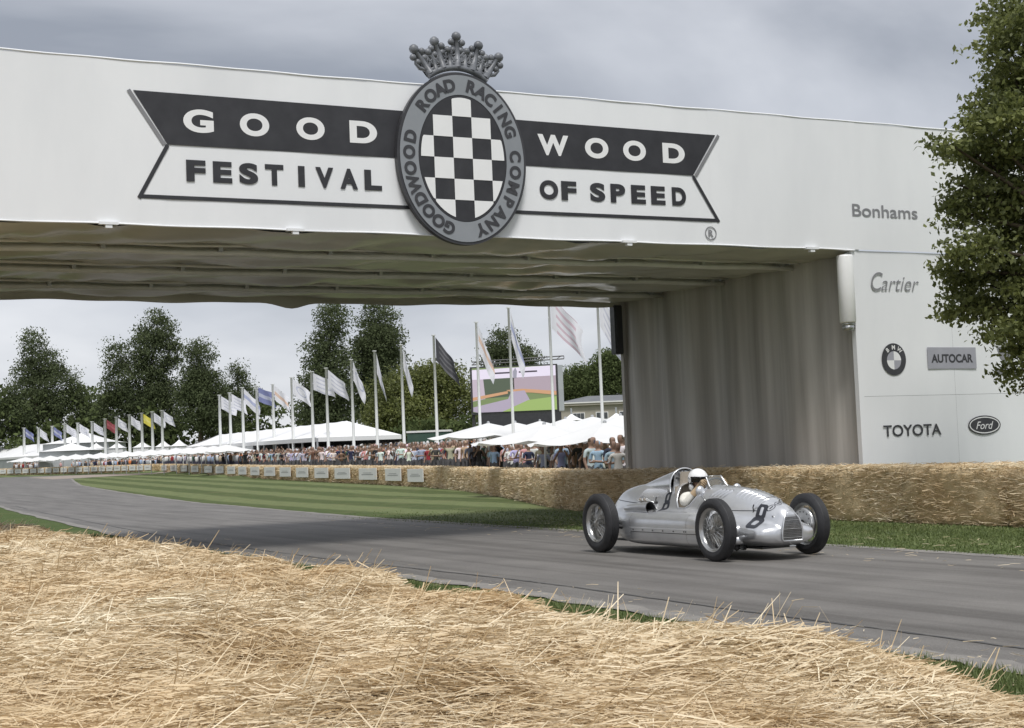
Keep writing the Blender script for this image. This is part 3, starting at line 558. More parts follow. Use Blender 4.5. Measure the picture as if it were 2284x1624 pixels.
# ------------------------------------------------------------------ tents, parasols, screen, house
M_tent = mat('marquee_white', (.80, .80, .80), .55, var=(.74, .74, .745), scale=.4)
M_tentg = mat('marquee_wall_grey', (.44, .46, .47), .3, var=(.36, .38, .39), scale=.5)
M_glass = mat('dark_glazing', (.05, .055, .06), .15, var=(.09, .095, .10), scale=.6)
def marquee(label, C1, C2, width, eave, ridge, gz0, gz1, bays, open_to=.35, name='marquee'):
    """C1 near front corner, C2 far front corner; body lies to the right of C1->C2"""
    C1, C2 = Vector(C1), Vector(C2); t = (C2-C1); Ln = t.length; t.normalize(); nr = Vector((t.y, -t.x)); M = Matrix(((t.x, nr.x, 0, C1.x), (t.y, nr.y, 0, C1.y), (0, 0, 1, gz0), (0, 0, 0, 1)))
    root = tag(empty(name, M), label, 'marquee'); sl = (gz1-gz0)/Ln; W = width; hp = W*.55
    def z(x, h): return h+sl*x
    V = [(0, 0, z(0, eave)), (Ln, 0, z(Ln, eave)), (Ln, W, z(Ln, eave)), (0, W, z(0, eave)), (hp, W/2, z(hp, ridge)), (Ln-hp, W/2, z(Ln-hp, ridge))]
    # swagged roof skin, one panel per bay on each long slope
    for k in range(bays):
        x0, x1 = Ln*k/bays, Ln*(k+1)/bays
        for side in (0, 1):
            def fn(u, v, x0=x0, x1=x1, side=side):
                x = x0+(x1-x0)*u; xr = min(max(x, hp), Ln-hp); xx = x+(xr-x)*v; y = v*W/2; 
                return (xx, y if side == 0 else W-y, z(xx, eave+(ridge-eave)*v-.10*math.sin(math.pi*v)-.05*math.sin(math.pi*u)))
            pyd('roof_panel', *grid(7, 6, fn), M_tent, root, True)
    for xe, s in ((0, 1), (Ln, -1)):
        pyd('hip_end', [(xe, 0, z(xe, eave)), (xe, W, z(xe, eave)), (xe+s*hp, W/2, z(xe+s*hp, ridge))], [(0, 1, 2)], M_tent, root)
    for y in (-.03, W+.03): pyd('valance', *grid(bays*4, 2, lambda u, v, y=y: (u*Ln, y, z(u*Ln, eave-.32*(1-v)))), M_tent, root)
    pyd('valance', *grid(6, 2, lambda u, v: (-.03, u*W, z(0, eave-.32*(1-v)))), M_tent, root)
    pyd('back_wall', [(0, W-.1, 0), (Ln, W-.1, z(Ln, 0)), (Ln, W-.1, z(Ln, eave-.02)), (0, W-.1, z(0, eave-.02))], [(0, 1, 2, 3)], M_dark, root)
    for k in range(bays+1):
        x = Ln*k/bays; bm = bmesh.new(); box(bm, (x-.06, .02, z(x, -.3)), (x+.06, .14, z(x, eave-.05))); obj('post', bm, M_alu, root)
        if k < bays and k/bays >= open_to:
            x2 = Ln*(k+1)/bays; pyd('wall_panel', [(x+.07, .05, z(x, 0)), (x2-.07, .05, z(x2, 0)), (x2-.07, .05, z(x2, eave-.3)), (x+.07, .05, z(x, eave-.3))], [(0, 1, 2, 3)], M_tentg, root)
    return root
c1 = at(705, 976, 110); marquee('long low white marquee with a hipped end behind the flag row', (c1.x, 110), (-37.4, 168), 6.6, 2.25, 3.5, c1.z-2.25, at(416, 997, 168).z-2.25, 13)
c1 = at(104, 1015, 224); c2 = at(-150, 1021, 282); marquee('large white marquee with grey walls at the far left', (c1.x, 224), (c2.x, 282), 12, 3.0, 5.1, c1.z-3.0, c1.z-3.0+.3, 8, .0)
def pagoda(label, px, py_e, py_t, half_px, Yd, wall_m=M_tentg):
    c = at(px, py_e, Yd); hw = half_px*Yd/F_PX; zt = at(px, py_t, Yd).z; gb = g1(c.x, Yd); root = tag(empty('pagoda_tent', (c.x, Yd, gb)), label, 'tent'); e_ = c.z-gb
    for k in range(4):
        a = k*math.pi/2
        def fn(u, v, a=a):
            w_ = hw*(1-v)+.05; x, y = (u*2-1)*w_, -w_; z = e_+(zt-c.z)*(v**1.5); return (x*math.cos(a)-y*math.sin(a), x*math.sin(a)+y*math.cos(a), z)
        pyd('roof_slope', *grid(6, 8, fn), M_tent, root, True)
        pyd('side_wall', [((x*math.cos(a)-y*math.sin(a)), (x*math.sin(a)+y*math.cos(a)), z) for x, y, z in ((-hw*.92, -hw*.92, -.3), (hw*.92, -hw*.92, -.3), (hw*.92, -hw*.92, e_-.03), (-hw*.92, -hw*.92, e_-.03))], [(0, 1, 2, 3)], wall_m, root)
    bm = bmesh.new(); tube(bm, [(0, 0, e_+zt-c.z-.1), (0, 0, e_+zt-c.z+.4)], .06, 6); obj('finial', bm, M_alu, root)
    return root
pagoda('white hip-roofed pavilion rising over the far left marquee', 190, 989, 963, 78, 232)
pagoda('grey-walled tent below the far left pavilion', 160, 1006, 988, 60, 218)
for i, (px, a) in enumerate(((215, 30), (262, 28), (318, 30), (365, 26), (400, 28))):
    pagoda(f'{ORD[i]} small pale tent from the left, between far pavilion and long marquee', px, 1001-i*1.5, 989-i*2, a*.62, 222-i*5, M_tent)['group'] = 'pale tents beyond the parasols'
M_paras = mat('parasol_white', (.82, .82, .81), .6, var=(.77, .77, .77), scale=.8, trans=.15)
def parasol(hw, h, rise):
    root = empty('parasol', (0, 0, 0)); n = 8
    for k in range(n):
        a0, a1 = 2*math.pi*(k+.5)/n, 2*math.pi*(k+1.5)/n; c0, c1_ = (math.cos(a0), math.sin(a0)), (math.cos(a1), math.sin(a1))
        def fn(u, v, c0=c0, c1_=c1_):
            x, y = c0[0]+(c1_[0]-c0[0])*u, c0[1]+(c1_[1]-c0[1])*u; r = hw*(1-v)+.04; return (x*r, y*r, h+rise*v**1.15-.10*math.sin(math.pi*u)*(1-v)**2)
        pyd('canopy_panel', *grid(5, 5, fn), M_paras, root, True)
        bm = bmesh.new(); tube(bm, [(c0[0]*hw*.98, c0[1]*hw*.98, h-.03), (0, 0, h+rise-.06)], .018, 4); obj('rib', bm, M_alu, root)
    bm = bmesh.new(); tube(bm, [(0, 0, -.5), (0, 0, h+rise)], .04, 8); obj('pole', bm, M_alu, root)
    bm = bmesh.new(); ball(bm, (0, 0, h+rise+.03), .07, 1); obj('finial', bm, M_alu, root)
    return root
pp = parasol(2.45, 2.45, .58); first = True
spots = [(1090, 968, 66), (1150, 966, 68), (1205, 962, 70), (1262, 958, 66), (1322, 955, 63), (1385, 953, 60), (1215, 977, 52), (1350, 977, 47)] + [(505-28*i, 1004+1.45*i+(1 if i % 2 else 0), 128+5.6*i) for i in range(17)]
for i, (px, py, Yd) in enumerate(spots):
    o = pp if first else copy_tree(pp); first = False; c = at(px, py, Yd); o.location = (c.x, Yd, c.z-2.45-.1); o.rotation_euler = (0, 0, random.uniform(0, 1)); s_ = random.uniform(.95, 1.12); o.scale = (s_, s_, 1)
    if i >= 8: tag(o, f'{ORD[i-8].replace("leftmost", "rightmost")} small white parasol from the right in the long distant row', 'parasol', 'white parasols in the distant row')
    else: tag(o, ('leftmost of the large white parasols above the crowd, under the screen', 'large white parasol below the middle of the big screen', 'large white parasol under the right half of the screen', 'large white parasol just right of the screen post', 'large white parasol in front of the grey-roofed house', 'large white parasol partly hidden by the grey tower', 'lower white parasol standing forward of the row below the screen', 'lower white parasol forward of the row beside the grey tower')[i], 'parasol')
pagoda('white pointed tent roof above the parasols below the house', 1275, 938, 924, 26, 100, M_tent)
pagoda('white tent roof between the parasols and the grey tower', 1375, 938, 922, 30, 98, M_tent)
# big screen
SY = 112; s0, s1 = at(1056, 921, SY), at(1243, 921, SY); sw = (s1.x-s0.x); zb, zt = s0.z, at(1150, 818, SY).z
sc_ = tag(empty('video_screen', (s0.x, SY, zb)), 'big outdoor video screen showing a bridge and road, above the crowd', 'screen'); Hs = zt-zb
def emi(name, c, var=None): return mat(name, c, .4, var=var, scale=2.5, emit=.30)
bm = bmesh.new(); box(bm, (-.15, .02, -.15), (sw+.15, .8, Hs+.1)); obj('frame', bm, M_dark, sc_)
def pic(name, pts, m, k): pyd(name, [(x*sw, -.004*k, z*Hs) for x, z in pts], [tuple(range(len(pts)))], m, sc_)
pic('picture', [(0, 0), (1, 0), (1, 1), (0, 1)], emi('screen_green', (.17, .22, .10)), 1)
pic('picture_trees', [(.0, .3), (.5, .34), (.5, .76), (0, .76)], emi('screen_trees', (.08, .10, .07)), 2)
pic('picture_crowd', [(.48, .4), (1, .42), (1, .78), (.48, .78)], emi('screen_crowd', (.36, .29, .34), ), 2)
pic('picture_tower', [(.0, .25), (.15, .3), (.13, .78), (0, .78)], emi('screen_tower', (.45, .38, .45)), 3)
pic('picture_banner', [(0, .74), (1, .77), (1, 1), (0, .96)], emi('screen_banner', (.66, .60, .72)), 4)
pic('picture_lettering', [(.25, .85), (.45, .855), (.45, .89), (.25, .885)], emi('screen_dark', (.06, .05, .07)), 5)
pic('picture_lettering', [(.56, .86), (.78, .865), (.78, .90), (.56, .895)], emi('screen_dark', (.06, .05, .07)), 5)
pic('picture_emblem', [(.49, .75), (.53, .75), (.54, .9), (.52, .98), (.49, .9)], emi('screen_mid', (.28, .27, .33)), 6)
pic('picture_straw', [(0, .27), (.42, .40), (.42, .46), (0, .34)], emi('screen_straw', (.50, .28, .16)), 6)
pic('picture_straw', [(.40, .48), (.6, .50), (1, .42), (1, .33), (.72, .40), (.45, .44)], emi('screen_straw', (.50, .28, .16)), 7)
pic('picture_road', [(.05, 0), (.35, 0), (.68, .24), (.62, .46), (.46, .44), (.42, .28), (.0, .12), (0, .02)], emi('screen_road', (.36, .31, .40)), 8)
pic('picture_grass', [(.35, 0), (1, 0), (1, .30), (.66, .24)], emi('screen_grass', (.28, .38, .13)), 9)
bm = bmesh.new(); a_, b_ = at(1052, 814, SY)-Vector((s0.x, 0, zb)), at(1258, 800, SY)-Vector((s0.x, 0, zb))
for dz in (0, .22): tube(bm, [(a_.x, .1, a_.z+dz), (b_.x, .1, b_.z+dz)], .05, 6)
for k in range(13): f = k/12; tube(bm, [(a_.x+(b_.x-a_.x)*f, .1, a_.z+(b_.z-a_.z)*f), (a_.x+(b_.x-a_.x)*min(1, f+.05), .1, a_.z+(b_.z-a_.z)*f+.22)], .025, 4)
obj('top_truss', bm, M_dark, sc_)
for k in (0, .5, 1): bm = bmesh.new(); box(bm, (sw*k-.12, .2, -4), (sw*k+.12, .45, -.14)); obj('support_leg', bm, M_dark, sc_)
bm = bmesh.new(); box(bm, (.55, -.05, -1.15), (sw+.3, .19, -.17)); obj('base_skirt', bm, M_logod, sc_)
bm = bmesh.new(); box(bm, (sw+.16, -.02, -.1), (sw+.55, .5, Hs)); obj('side_tower', bm, M_tentg, sc_)
# house
HY = 190; h0 = at(1243, 899, HY); ht = at(1300, 880, HY).z; hb = g1(h0.x, HY); hz = h0.z-hb
M_stone = mat('house_stone', (.40, .37, .31), .85, var=(.33, .30, .25), scale=.8, bump=.3); M_slate = mat('house_slate', (.16, .165, .175), .6, var=(.12, .125, .135), scale=.7)
ho = tag(empty('country_house', (h0.x, HY, hb)), 'stone country house with a grey slate roof behind the parasols', 'house'); Lh, Wh = 26, 12
bm = bmesh.new(); box(bm, (.4, .4, -.5), (Lh, Wh-.4, hz-.45)); obj('wall', bm, M_stone, ho)
bm = bmesh.new(); box(bm, (0, 0, hz-.44), (Lh+.2, Wh, hz-.16)); obj('cornice', bm, M_stone, ho)
bm = bmesh.new(); box(bm, (-.1, -.1, hz-.155), (Lh+.3, Wh+.1, hz+.0)); obj('gutter', bm, M_board, ho)
rh = ht-h0.z; pyd('roof', [(0, 0, hz+.003), (Lh, 0, hz+.003), (Lh, Wh, hz+.003), (0, Wh, hz+.003), (4.2, Wh/2, hz+rh), (Lh-4, Wh/2, hz+rh)], [(0, 1, 5, 4), (1, 2, 5), (2, 3, 4, 5), (3, 0, 4)], M_slate, ho)
for x in (2.0, 5.0, 8.0, 11.0, 14.0):
    bm = bmesh.new(); box(bm, (x-.1, .30, hz-3.1), (x+1.5, .42, hz-1.35)); fr_ = obj('window', bm, M_board, ho)
    for i in range(3):
        for j in range(2): bm = bmesh.new(); box(bm, (x+.0+i*.48, .27, hz-3.0+j*.82), (x+.44+i*.48, .299, hz-2.25+j*.82)); obj('pane', bm, M_glass, fr_)
bm = bmesh.new(); box(bm, (9, 5, hz+.5), (10.2, 6.4, hz+rh+1.0)); obj('chimney', bm, M_stone, ho)
bm = bmesh.new(); V, Fc = grid(60, 4, lambda u, v: (-9+40*u, -20-.6*math.sin(v*3.1), -.5+(2.3+.15*noise.noise((u*40, 1, 1)))*math.sin(v*1.57))); bm.free()
# low pale canopy and hedge behind the crowd
hedge = []
for px in range(905, 1060, 9): p = at(px, 962, 120); hedge.append((p.x, 120, p.z-.6, .9, .9, 1.4))
P, t = crown_points(hedge, 3500, 30, (.4, .4, .3)); V, Fc, tt = leaf_cloud(P, .4, t); tag(np_mesh('hedge', V, Fc, M_leaf, None, tt), 'dark clipped hedge behind the crowd left of the screen', 'hedge')
c0 = at(905, 940, 96); bar = tag(empty('shop_tent', (c0.x, 96, g1(c0.x, 96))), 'low flat green-fronted stall behind the crowd right of the marquee', 'stall')
wS = at(1005, 940, 96).x-c0.x; zS = at(905, 962, 96).z-g1(c0.x, 96); M_greenb = mat('stall_green', (.03, .07, .05), .6, var=(.05, .09, .065), scale=1)
bm = bmesh.new(); box(bm, (0, 0, zS-.12), (wS, 2.5, zS)); obj('roof', bm, M_board, bar); bm = bmesh.new(); box(bm, (.05, .05, zS-.75), (wS-.05, .12, zS-.13)); obj('front_sign', bm, M_greenb, bar)
bm = bmesh.new(); box(bm, (.1, 2.2, -.2), (wS-.1, 2.3, zS-.125)); obj('back_wall', bm, M_dark, bar)
for x in (.1, wS/2, wS-.1): bm = bmesh.new(); box(bm, (x-.04, .13, -.3), (x+.04, .2, zS-.125)); obj('post', bm, M_alu, bar)

# ------------------------------------------------------------------ flags
M_pole = mat('flagpole_white', (.74, .75, .74), .4, var=(.66, .67, .66), scale=2)
def flag_mat(name, base, mark, kind):
    m = mat(name, base, .75, trans=.25); nt = m.node_tree; N = nt.nodes; L = nt.links; b = N['Principled BSDF']; t = N.new('ShaderNodeTexCoord'); sp = N.new('ShaderNodeSeparateXYZ'); L.new(t.outputs['UV'], sp.inputs[0])
    def mm(op, a, c):
        n = N.new('ShaderNodeMath'); n.operation = op
        for i, q in enumerate((a, c)):
            if isinstance(q, (int, float)): n.inputs[i].default_value = q
            elif q is not None: L.new(q, n.inputs[i])
        return n.outputs[0]
    if kind == 'oval':
        f = mm('LESS_THAN', mm('ADD', mm('POWER', mm('MULTIPLY', mm('SUBTRACT', sp.outputs[0], .5), 2.9), 2), mm('POWER', mm('MULTIPLY', mm('SUBTRACT', sp.outputs[1], .55), 3.6), 2)), 1)
        f2 = mm('GREATER_THAN', mm('ADD', mm('POWER', mm('MULTIPLY', mm('SUBTRACT', sp.outputs[0], .5), 3.8), 2), mm('POWER', mm('MULTIPLY', mm('SUBTRACT', sp.outputs[1], .55), 4.9), 2)), 1); f = mm('MULTIPLY', f, f2)
    elif kind == 'bars':
        f = mm('MULTIPLY', mm('GREATER_THAN', mm('SINE', mm('MULTIPLY', sp.outputs[1], 26), None), .35), mm('LESS_THAN', mm('ABSOLUTE', mm('SUBTRACT', sp.outputs[0], .5), None), .34))
    else:
        f = mm('LESS_THAN', mm('ABSOLUTE', mm('SUBTRACT', sp.outputs[1], .5), None), .13)
    mx = N.new('ShaderNodeMixRGB'); mx.inputs[1].default_value = (*base, 1); mx.inputs[2].default_value = (*mark, 1); L.new(f, mx.inputs[0]); L.new(mx.outputs[0], b.inputs['Base Color'])
    for q in N:
        if q.type == 'BSDF_TRANSLUCENT': L.new(mx.outputs[0], q.inputs[0])
    return m
WH = (.74, .74, .78)
FM = {'oval': flag_mat('flag_white_oval', WH, (.50, .52, .62), 'oval'), 'bars': flag_mat('flag_white_bars', WH, (.56, .57, .65), 'bars'), 'band': flag_mat('flag_white_band', WH, (.42, .45, .62), 'band'),
      'orange': flag_mat('flag_white_orange', WH, (.70, .52, .42), 'band'), 'red': flag_mat('flag_white_red_oval', WH, (.62, .48, .54), 'bars'), 'dark': flag_mat('flag_charcoal', (.075, .075, .085), (.16, .16, .17), 'bars'),
      'yellow': flag_mat('flag_yellow', (.70, .62, .10), (.72, .66, .2), 'band'), 'maroon': flag_mat('flag_red', (.30, .07, .08), (.4, .12, .13), 'band'), 'blue': flag_mat('flag_blue', (.20, .22, .40), (.45, .47, .58), 'band')}
def flag_mesh(droop, seed):
    nu, nv = 16, 10; V, Fc = grid(nu, nv, lambda u, v: (0, 0, 0)); P = []
    for j in range(nv):
        for i in range(nu):
            u, v = i/(nu-1), j/(nv-1); x = 1.75*u*math.cos(droop)**.8; z = -1.25*(1-v) - 1.75*u*math.sin(droop) ; wv = .13*u*math.sin(u*7+v*2.2+seed*2.1)+.07*u*math.sin(u*12+seed-v*3)
            P.append((x+.10*u*math.sin(v*4+seed), wv, z+.06*u*math.sin(u*8+seed)))
    me = bpy.data.meshes.new('flag'); me.from_pydata(P, [], Fc); me.update(); uv = me.uv_layers.new(name='UVMap')
    for lp_ in me.loops: k = lp_.vertex_index; uv.data[lp_.index].uv = ((k % nu)/(nu-1), (k//nu)/(nv-1))
    me.polygons.foreach_set('use_smooth', [True]*len(me.polygons)); return me
flag_me = {}
def flagpole(px, py, kind, droop, label, group=None, hidden_top=False, Yd=None):
    if Yd is None:
        hz_ = HORIZ + (px-1142)*ROLL; k = (hz_-py)/F_PX; Yd = 60
        for _ in range(60):
            x = (px-1142)/F_PX*Yd; Yd = min(260, max(30, (7.4+g1(x, Yd)-EYE)/k))
    p = at(px, py, Yd); gb = g1(p.x, Yd); hgt = p.z-gb
    root = tag(empty('flagpole', (p.x, Yd, gb)), label, 'flagpole', group); bm = bmesh.new(); r = max(.055, .0011*Yd)
    tube(bm, [(0, 0, -.3), (0, 0, hgt*.5), (0, 0, hgt)], [r, r*.9, r*.7], 8); obj('pole', bm, M_pole, root, True)
    bm = bmesh.new(); lathe(bm, [(0, hgt+.06), (r*1.3, hgt+.05), (r*1.3, hgt+.003), (0, hgt+.002)], 10, 'Z'); obj('pole_cap', bm, M_pole, root)
    key = (kind, round(droop, 1), int(px) % 3)
    if key not in flag_me: flag_me[key] = flag_mesh(droop, int(px) % 3); flag_me[key].materials.append(FM[kind])
    o = bpy.data.objects.new('flag', flag_me[key]); COL.objects.link(o); o.parent = root; o.location = (r+.01, 0, hgt-.08); o.rotation_euler = (0, 0, random.uniform(-.35, .1)); return root
G1, G2 = 'white flags on tall poles behind the straw wall', 'flags of the distant row over the far marquee'

gen = None
for n_f, (px, py, kd, dr) in enumerate(((489, 882, 'bars', .5), (512, 877, 'bars', .5), (540, 865, 'band', .8), (572, 862, 'blue', .4), (608, 858, 'orange', .7), (650, 843, 'oval', .7), (694, 830, 'bars', .4), (727, 822, 'bars', .7))):
    gen = f'{ORD[n_f]} flagpole from the left in the nearer row, with a white flag'
    l = {572: 'flagpole in the left half of the long row flying a blue flag', 608: 'flagpole whose white flag carries an orange band', 540: 'flagpole with a white flag crossed by a blue band'}.get(px, gen); flagpole(px, py, kd, dr, l, G1)
flagpole(783, 803, 'oval', 1.25, 'flagpole with a hanging white flag bearing a pale oval, above the marquee peak')
flagpole(835, 784, 'bars', 1.4, 'flagpole with a limp white flag just right of the marquee peak')
flagpole(894, 770, 'bars', 1.4, 'flagpole with a limp white flag in front of the round bright tree')
flagpole(967, 749, 'dark', .95, 'flagpole flying the only charcoal black flag')
flagpole(1062, 720, 'orange', 1.3, 'flagpole at the left edge of the big screen with a limp flag')
flagpole(1134, 688, 'band', 1.4, 'flagpole in front of the middle of the big screen')
flagpole(1223, 652, 'red', .9, 'flagpole with a white flag bearing faded pinkish bars, right part of the screen', None, True, 54)
flagpole(1331, 640, 'bars', 1.2, 'flagpole between the big screen and the grey tower', None, True, 48)
for n_f, (px, py, kd) in enumerate(((53, 955, 'blue'), (85, 955, 'bars'), (116, 951, 'blue'), (144, 945, 'bars'), (173, 944, 'oval'), (205, 941, 'bars'), (234, 935, 'maroon'), (259, 931, 'oval'), (288, 926, 'bars'), (316, 922, 'yellow'), (339, 919, 'bars'), (361, 916, 'oval'))):
    l = {'maroon': 'distant flagpole flying the only dark red flag', 'yellow': 'distant flagpole flying the only yellow flag', 'blue': f'{ORD[n_f]} flagpole from the left in the distant row, with a dark blue flag'}.get(kd, f'{ORD[n_f]} flagpole from the left in the distant row, with a white flag'); flagpole(px, py, kd, .6, l, G2, False, 197+(361-px)*.13)

# ------------------------------------------------------------------ people
def skin_mesh(name, verts, edges_, sub=1, root=0):
    """verts: (x,y,z,r) -> continuous body grown round a skeleton"""
    me = bpy.data.meshes.new(name); me.from_pydata([v[:3] for v in verts], edges_, []); o = bpy.data.objects.new(name, me); COL.objects.link(o)
    sk = me.skin_vertices[0] if me.skin_vertices else None
    md = o.modifiers.new('skin', 'SKIN'); md.use_smooth_shade = True; md.branch_smoothing = .6
    sk = me.skin_vertices[0]
    for i, v in enumerate(verts):
        r = v[3]; sk.data[i].radius = (r, r*(v[4] if len(v) > 4 else 1)); sk.data[i].use_root = (i == root)
    if sub: s_ = o.modifiers.new('sub', 'SUBSURF'); s_.levels = sub; s_.render_levels = sub
    dg = bpy.context.evaluated_depsgraph_get(); dg.update(); r_ = bpy.data.meshes.new_from_object(o.evaluated_get(dg)); r_.name = name
    bpy.data.objects.remove(o); bpy.data.meshes.remove(me); r_.polygons.foreach_set('use_smooth', [True]*len(r_.polygons)); return r_
M_skin = mat('skin', (.33, .21, .155), .6, var=(.25, .155, .115), scale=9)
M_shirt = mat('shirt_cloth', (.5, .5, .5), .85, objcol=True)
M_trous = mat('trouser_cloth', (.06, .07, .10), .85, var=(.16, .14, .11), scale=.02)
M_hair = mat('hair', (.05, .035, .02), .7, var=(.14, .10, .06), scale=.03)
M_shoe = mat('shoe', (.04, .035, .03), .6, var=(.07, .06, .05), scale=3)
def person_mesh(pose, hat=False):
    v = [(0, 0, .95, .15, .75), (0, 0, 1.12, .15, .7), (0, -.01, 1.30, .17, .68), (0, -.01, 1.43, .13, .7), (0, .0, 1.52, .055), (0, -.01, 1.60, .085), (0, -.01, 1.70, .10), (0, 0, 1.77, .065)]
    E_ = [(i, i+1) for i in range(7)]
    for s in (-1, 1):
        b = len(v); v += [(s*.095, 0, .86, .10), (s*.10, -.02, .48, .068), (s*.105, .02, .08, .045), (s*.115, -.13, .04, .04)]; E_ += [(0, b), (b, b+1), (b+1, b+2), (b+2, b+3)]
        arms = {'down': [(s*.20, 0, 1.41, .062), (s*.25, .03, 1.14, .045), (s*.24, -.06, .90, .034), (s*.235, -.08, .82, .038)],
                'camera': [(s*.20, 0, 1.41, .062), (s*.27, -.12, 1.20, .045), (s*.12, -.24, 1.48, .034), (s*.07, -.22, 1.55, .04)],
                'fold': [(s*.20, 0, 1.41, .062), (s*.26, -.02, 1.15, .045), (s*.05, -.20, 1.16, .036), (-s*.02, -.22, 1.18, .036)],
                'one': [(s*.20, 0, 1.41, .062)] + ([(.28, -.10, 1.20, .045), (.14, -.24, 1.46, .034), (.08, -.22, 1.54, .04)] if s > 0 else [(-.25, .02, 1.14, .045), (-.23, -.14, .98, .034), (-.2, -.2, .96, .038)]),
                'up': [(s*.20, 0, 1.42, .062), (s*.30, -.10, 1.56, .045), (s*.16, -.16, 1.82, .034), (s*.12, -.16, 1.90, .04)]}[pose]
        b = len(v); v += arms; E_ += [(3, b), (b, b+1), (b+1, b+2), (b+2, b+3)]
    me = skin_mesh('person', v, E_, 1)
    for m in (M_skin, M_shirt, M_trous, M_hair, M_shoe): me.materials.append(m)
    for p in me.polygons:
        c = p.center; k = 1
        if c.z < .10: k = 4
        elif c.z < .98 and abs(c.x) < .2: k = 2
        elif c.z > 1.46 and abs(c.x) < .12: k = 0 if not (c.z > 1.66 and (c.y > -.04 or c.z > 1.75)) else (1 if hat else 3)
        elif abs(c.x) > .2 and c.z < 1.24 or c.y < -.13: k = 0
        if c.z > 1.5 and abs(c.x) > .125: k = 0
        p.material_index = k
    return me
P_me = [person_mesh(p, h) for p, h in (('down', 0), ('camera', 0), ('fold', 0), ('one', 0), ('down', 1), ('camera', 1), ('fold', 1), ('one', 1), ('up', 0))]
POSE = dict(zip([m.name for m in P_me], ('with arms down', 'holding a camera up', 'with arms folded', 'with one hand raised', 'in a cap with arms down', 'in a cap holding a camera up', 'in a cap with arms folded', 'in a cap with one hand raised', 'waving both arms')))
SHIRTS = [('white', (.72, .72, .72)), ('pale grey', (.45, .46, .48)), ('navy', (.02, .025, .06)), ('black', (.015, .015, .017)), ('dark red', (.26, .025, .03)), ('light blue', (.33, .42, .58)), ('beige', (.45, .37, .27)), ('dark green', (.03, .09, .055)), ('pink', (.58, .34, .34)), ('charcoal', (.05, .05, .055)), ('orange', (.65, .20, .06)), ('lilac', (.50, .45, .58)), ('brown', (.15, .09, .055))]
SW = np.array([28, 13, 13, 12, 5, 9, 8, 2, 5, 10, 1.5, 4, 6]); SW = SW/SW.sum()
cand = []
for row in range(9):
    d0 = 1.95+.85*row+(.5 if row > 4 else 0); q = along(WALL, .72)
    T = np.gradient(q, axis=0); T /= np.linalg.norm(T, axis=1)[:, None]
    for (x, y), t in zip(q, T):
        if row % 2 and rs.rand() < .2: continue
        j = rs.uniform(-.25, .25, 2); x_, y_ = x+t[1]*(d0+j[0])+t[0]*j[1], y-t[0]*(d0+j[0])+t[1]*j[1]
        loc = MB.inverted() @ Vector((x_, y_, 0))
        if loc.x > -.5 and -.5 < loc.y < 9.2: continue
        px, _ = to_px((x_, y_, 1.6))
        if y_ < 39 or not (330 < px < 1412): continue
        cand.append((y_, row, x_, y_, t))
cand.sort(key=lambda c: c[0]*(1+.25*c[1])); front, rest = cand[:296], cand[296:]
for i, (_, row, x, y, t) in enumerate(front):
    k = int(rs.choice(len(SHIRTS), p=SW)); nm, c = SHIRTS[k]; me = P_me[int(rs.choice(9, p=[.2, .16, .16, .12, .1, .08, .08, .07, .03]))]
    o = bpy.data.objects.new('person', me); COL.objects.link(o); o.color = (*[min(1, q*rs.uniform(.85, 1.15)) for q in c], 1)
    o.location = (x, y, g1(x, y)-.02); a = math.atan2(t[1], t[0]); o.rotation_euler = (0, 0, math.atan2(-x, y)*1.0 + rs.normal(0, .5)); s_ = rs.uniform(.92, 1.07); o.scale = (s_, s_, s_)
    px = to_px((x, y, 1.5))[0]; where = 'under the marquee peak' if px < 880 else 'before round bright tree' if px < 1050 else 'below the video screen' if px < 1250 else 'beside the grey tower'
    if px < 700: where = 'at crowd left'
    lb = f'{nm}-topped spectator {POSE[me.name]} {where}, ' + ('front row' if row < 1 else 'second row' if row < 2 else 'further back'); tag(o, lb, 'person', 'group of ' + lb)
# the rest of the crowd, too small and dense to count
lowV, lowF, lowC, base_i = [], [], [], 0
pr = [(.13, 0), (.15, .5), (.14, .9), (.17, 1.1), (.21, 1.35), (.12, 1.47), (.06, 1.5), (.09, 1.58), (.10, 1.68), (.05, 1.78)]
M_crowd = bpy.data.materials.new('distant_crowd'); M_crowd.use_nodes = True; _b = M_crowd.node_tree.nodes['Principled BSDF']; _b.inputs['Roughness'].default_value = .85; _a = M_crowd.node_tree.nodes.new('ShaderNodeAttribute'); _a.attribute_name = 'cloth'; M_crowd.node_tree.links.new(_a.outputs['Color'], _b.inputs['Base Color'])
for _, row, x, y, t in rest + [(0, 0, *(lambda p: (p.x, p.y))(at(px, 1030, Yd)), None) for px, Yd in [(px, 185+(348-px)*.105+rs.uniform(4, 22)) for px in rs.uniform(30, 400, 330)]]:
    if wall_d(np.array([x]), np.array([y]))[0] < 1.3 and y < 176: continue
    gb = g1(x, y); k = int(rs.choice(len(SHIRTS), p=SW)); c = SHIRTS[k][1]; s_ = rs.uniform(.92, 1.06); hair = random.choice([(.05, .035, .02), (.12, .08, .05), (.4, .38, .36), c, (.6, .6, .6)])
    for r, z in pr:
        col = (.05, .05, .08) if z < .92 else c if z < 1.49 else (.48, .30, .21) if z < 1.62 else hair
        for q in range(6): a = q*math.pi/3; lowV.append((x+r*math.cos(a), y+r*.7*math.sin(a), gb+z*s_)); lowC.append((*col, 1))
    for m in range(len(pr)-1):
        for q in range(6): lowF.append((base_i+m*6+q, base_i+m*6+(q+1) % 6, base_i+m*6+6+(q+1) % 6, base_i+m*6+6+q))
    base_i += 60
crw = np_mesh('distant_crowd', np.array(lowV), np.array(lowF), M_crowd); at_c = crw.data.attributes.new('cloth', 'FLOAT_COLOR', 'POINT'); at_c.data.foreach_set('color', np.array(lowC, np.float32).ravel())
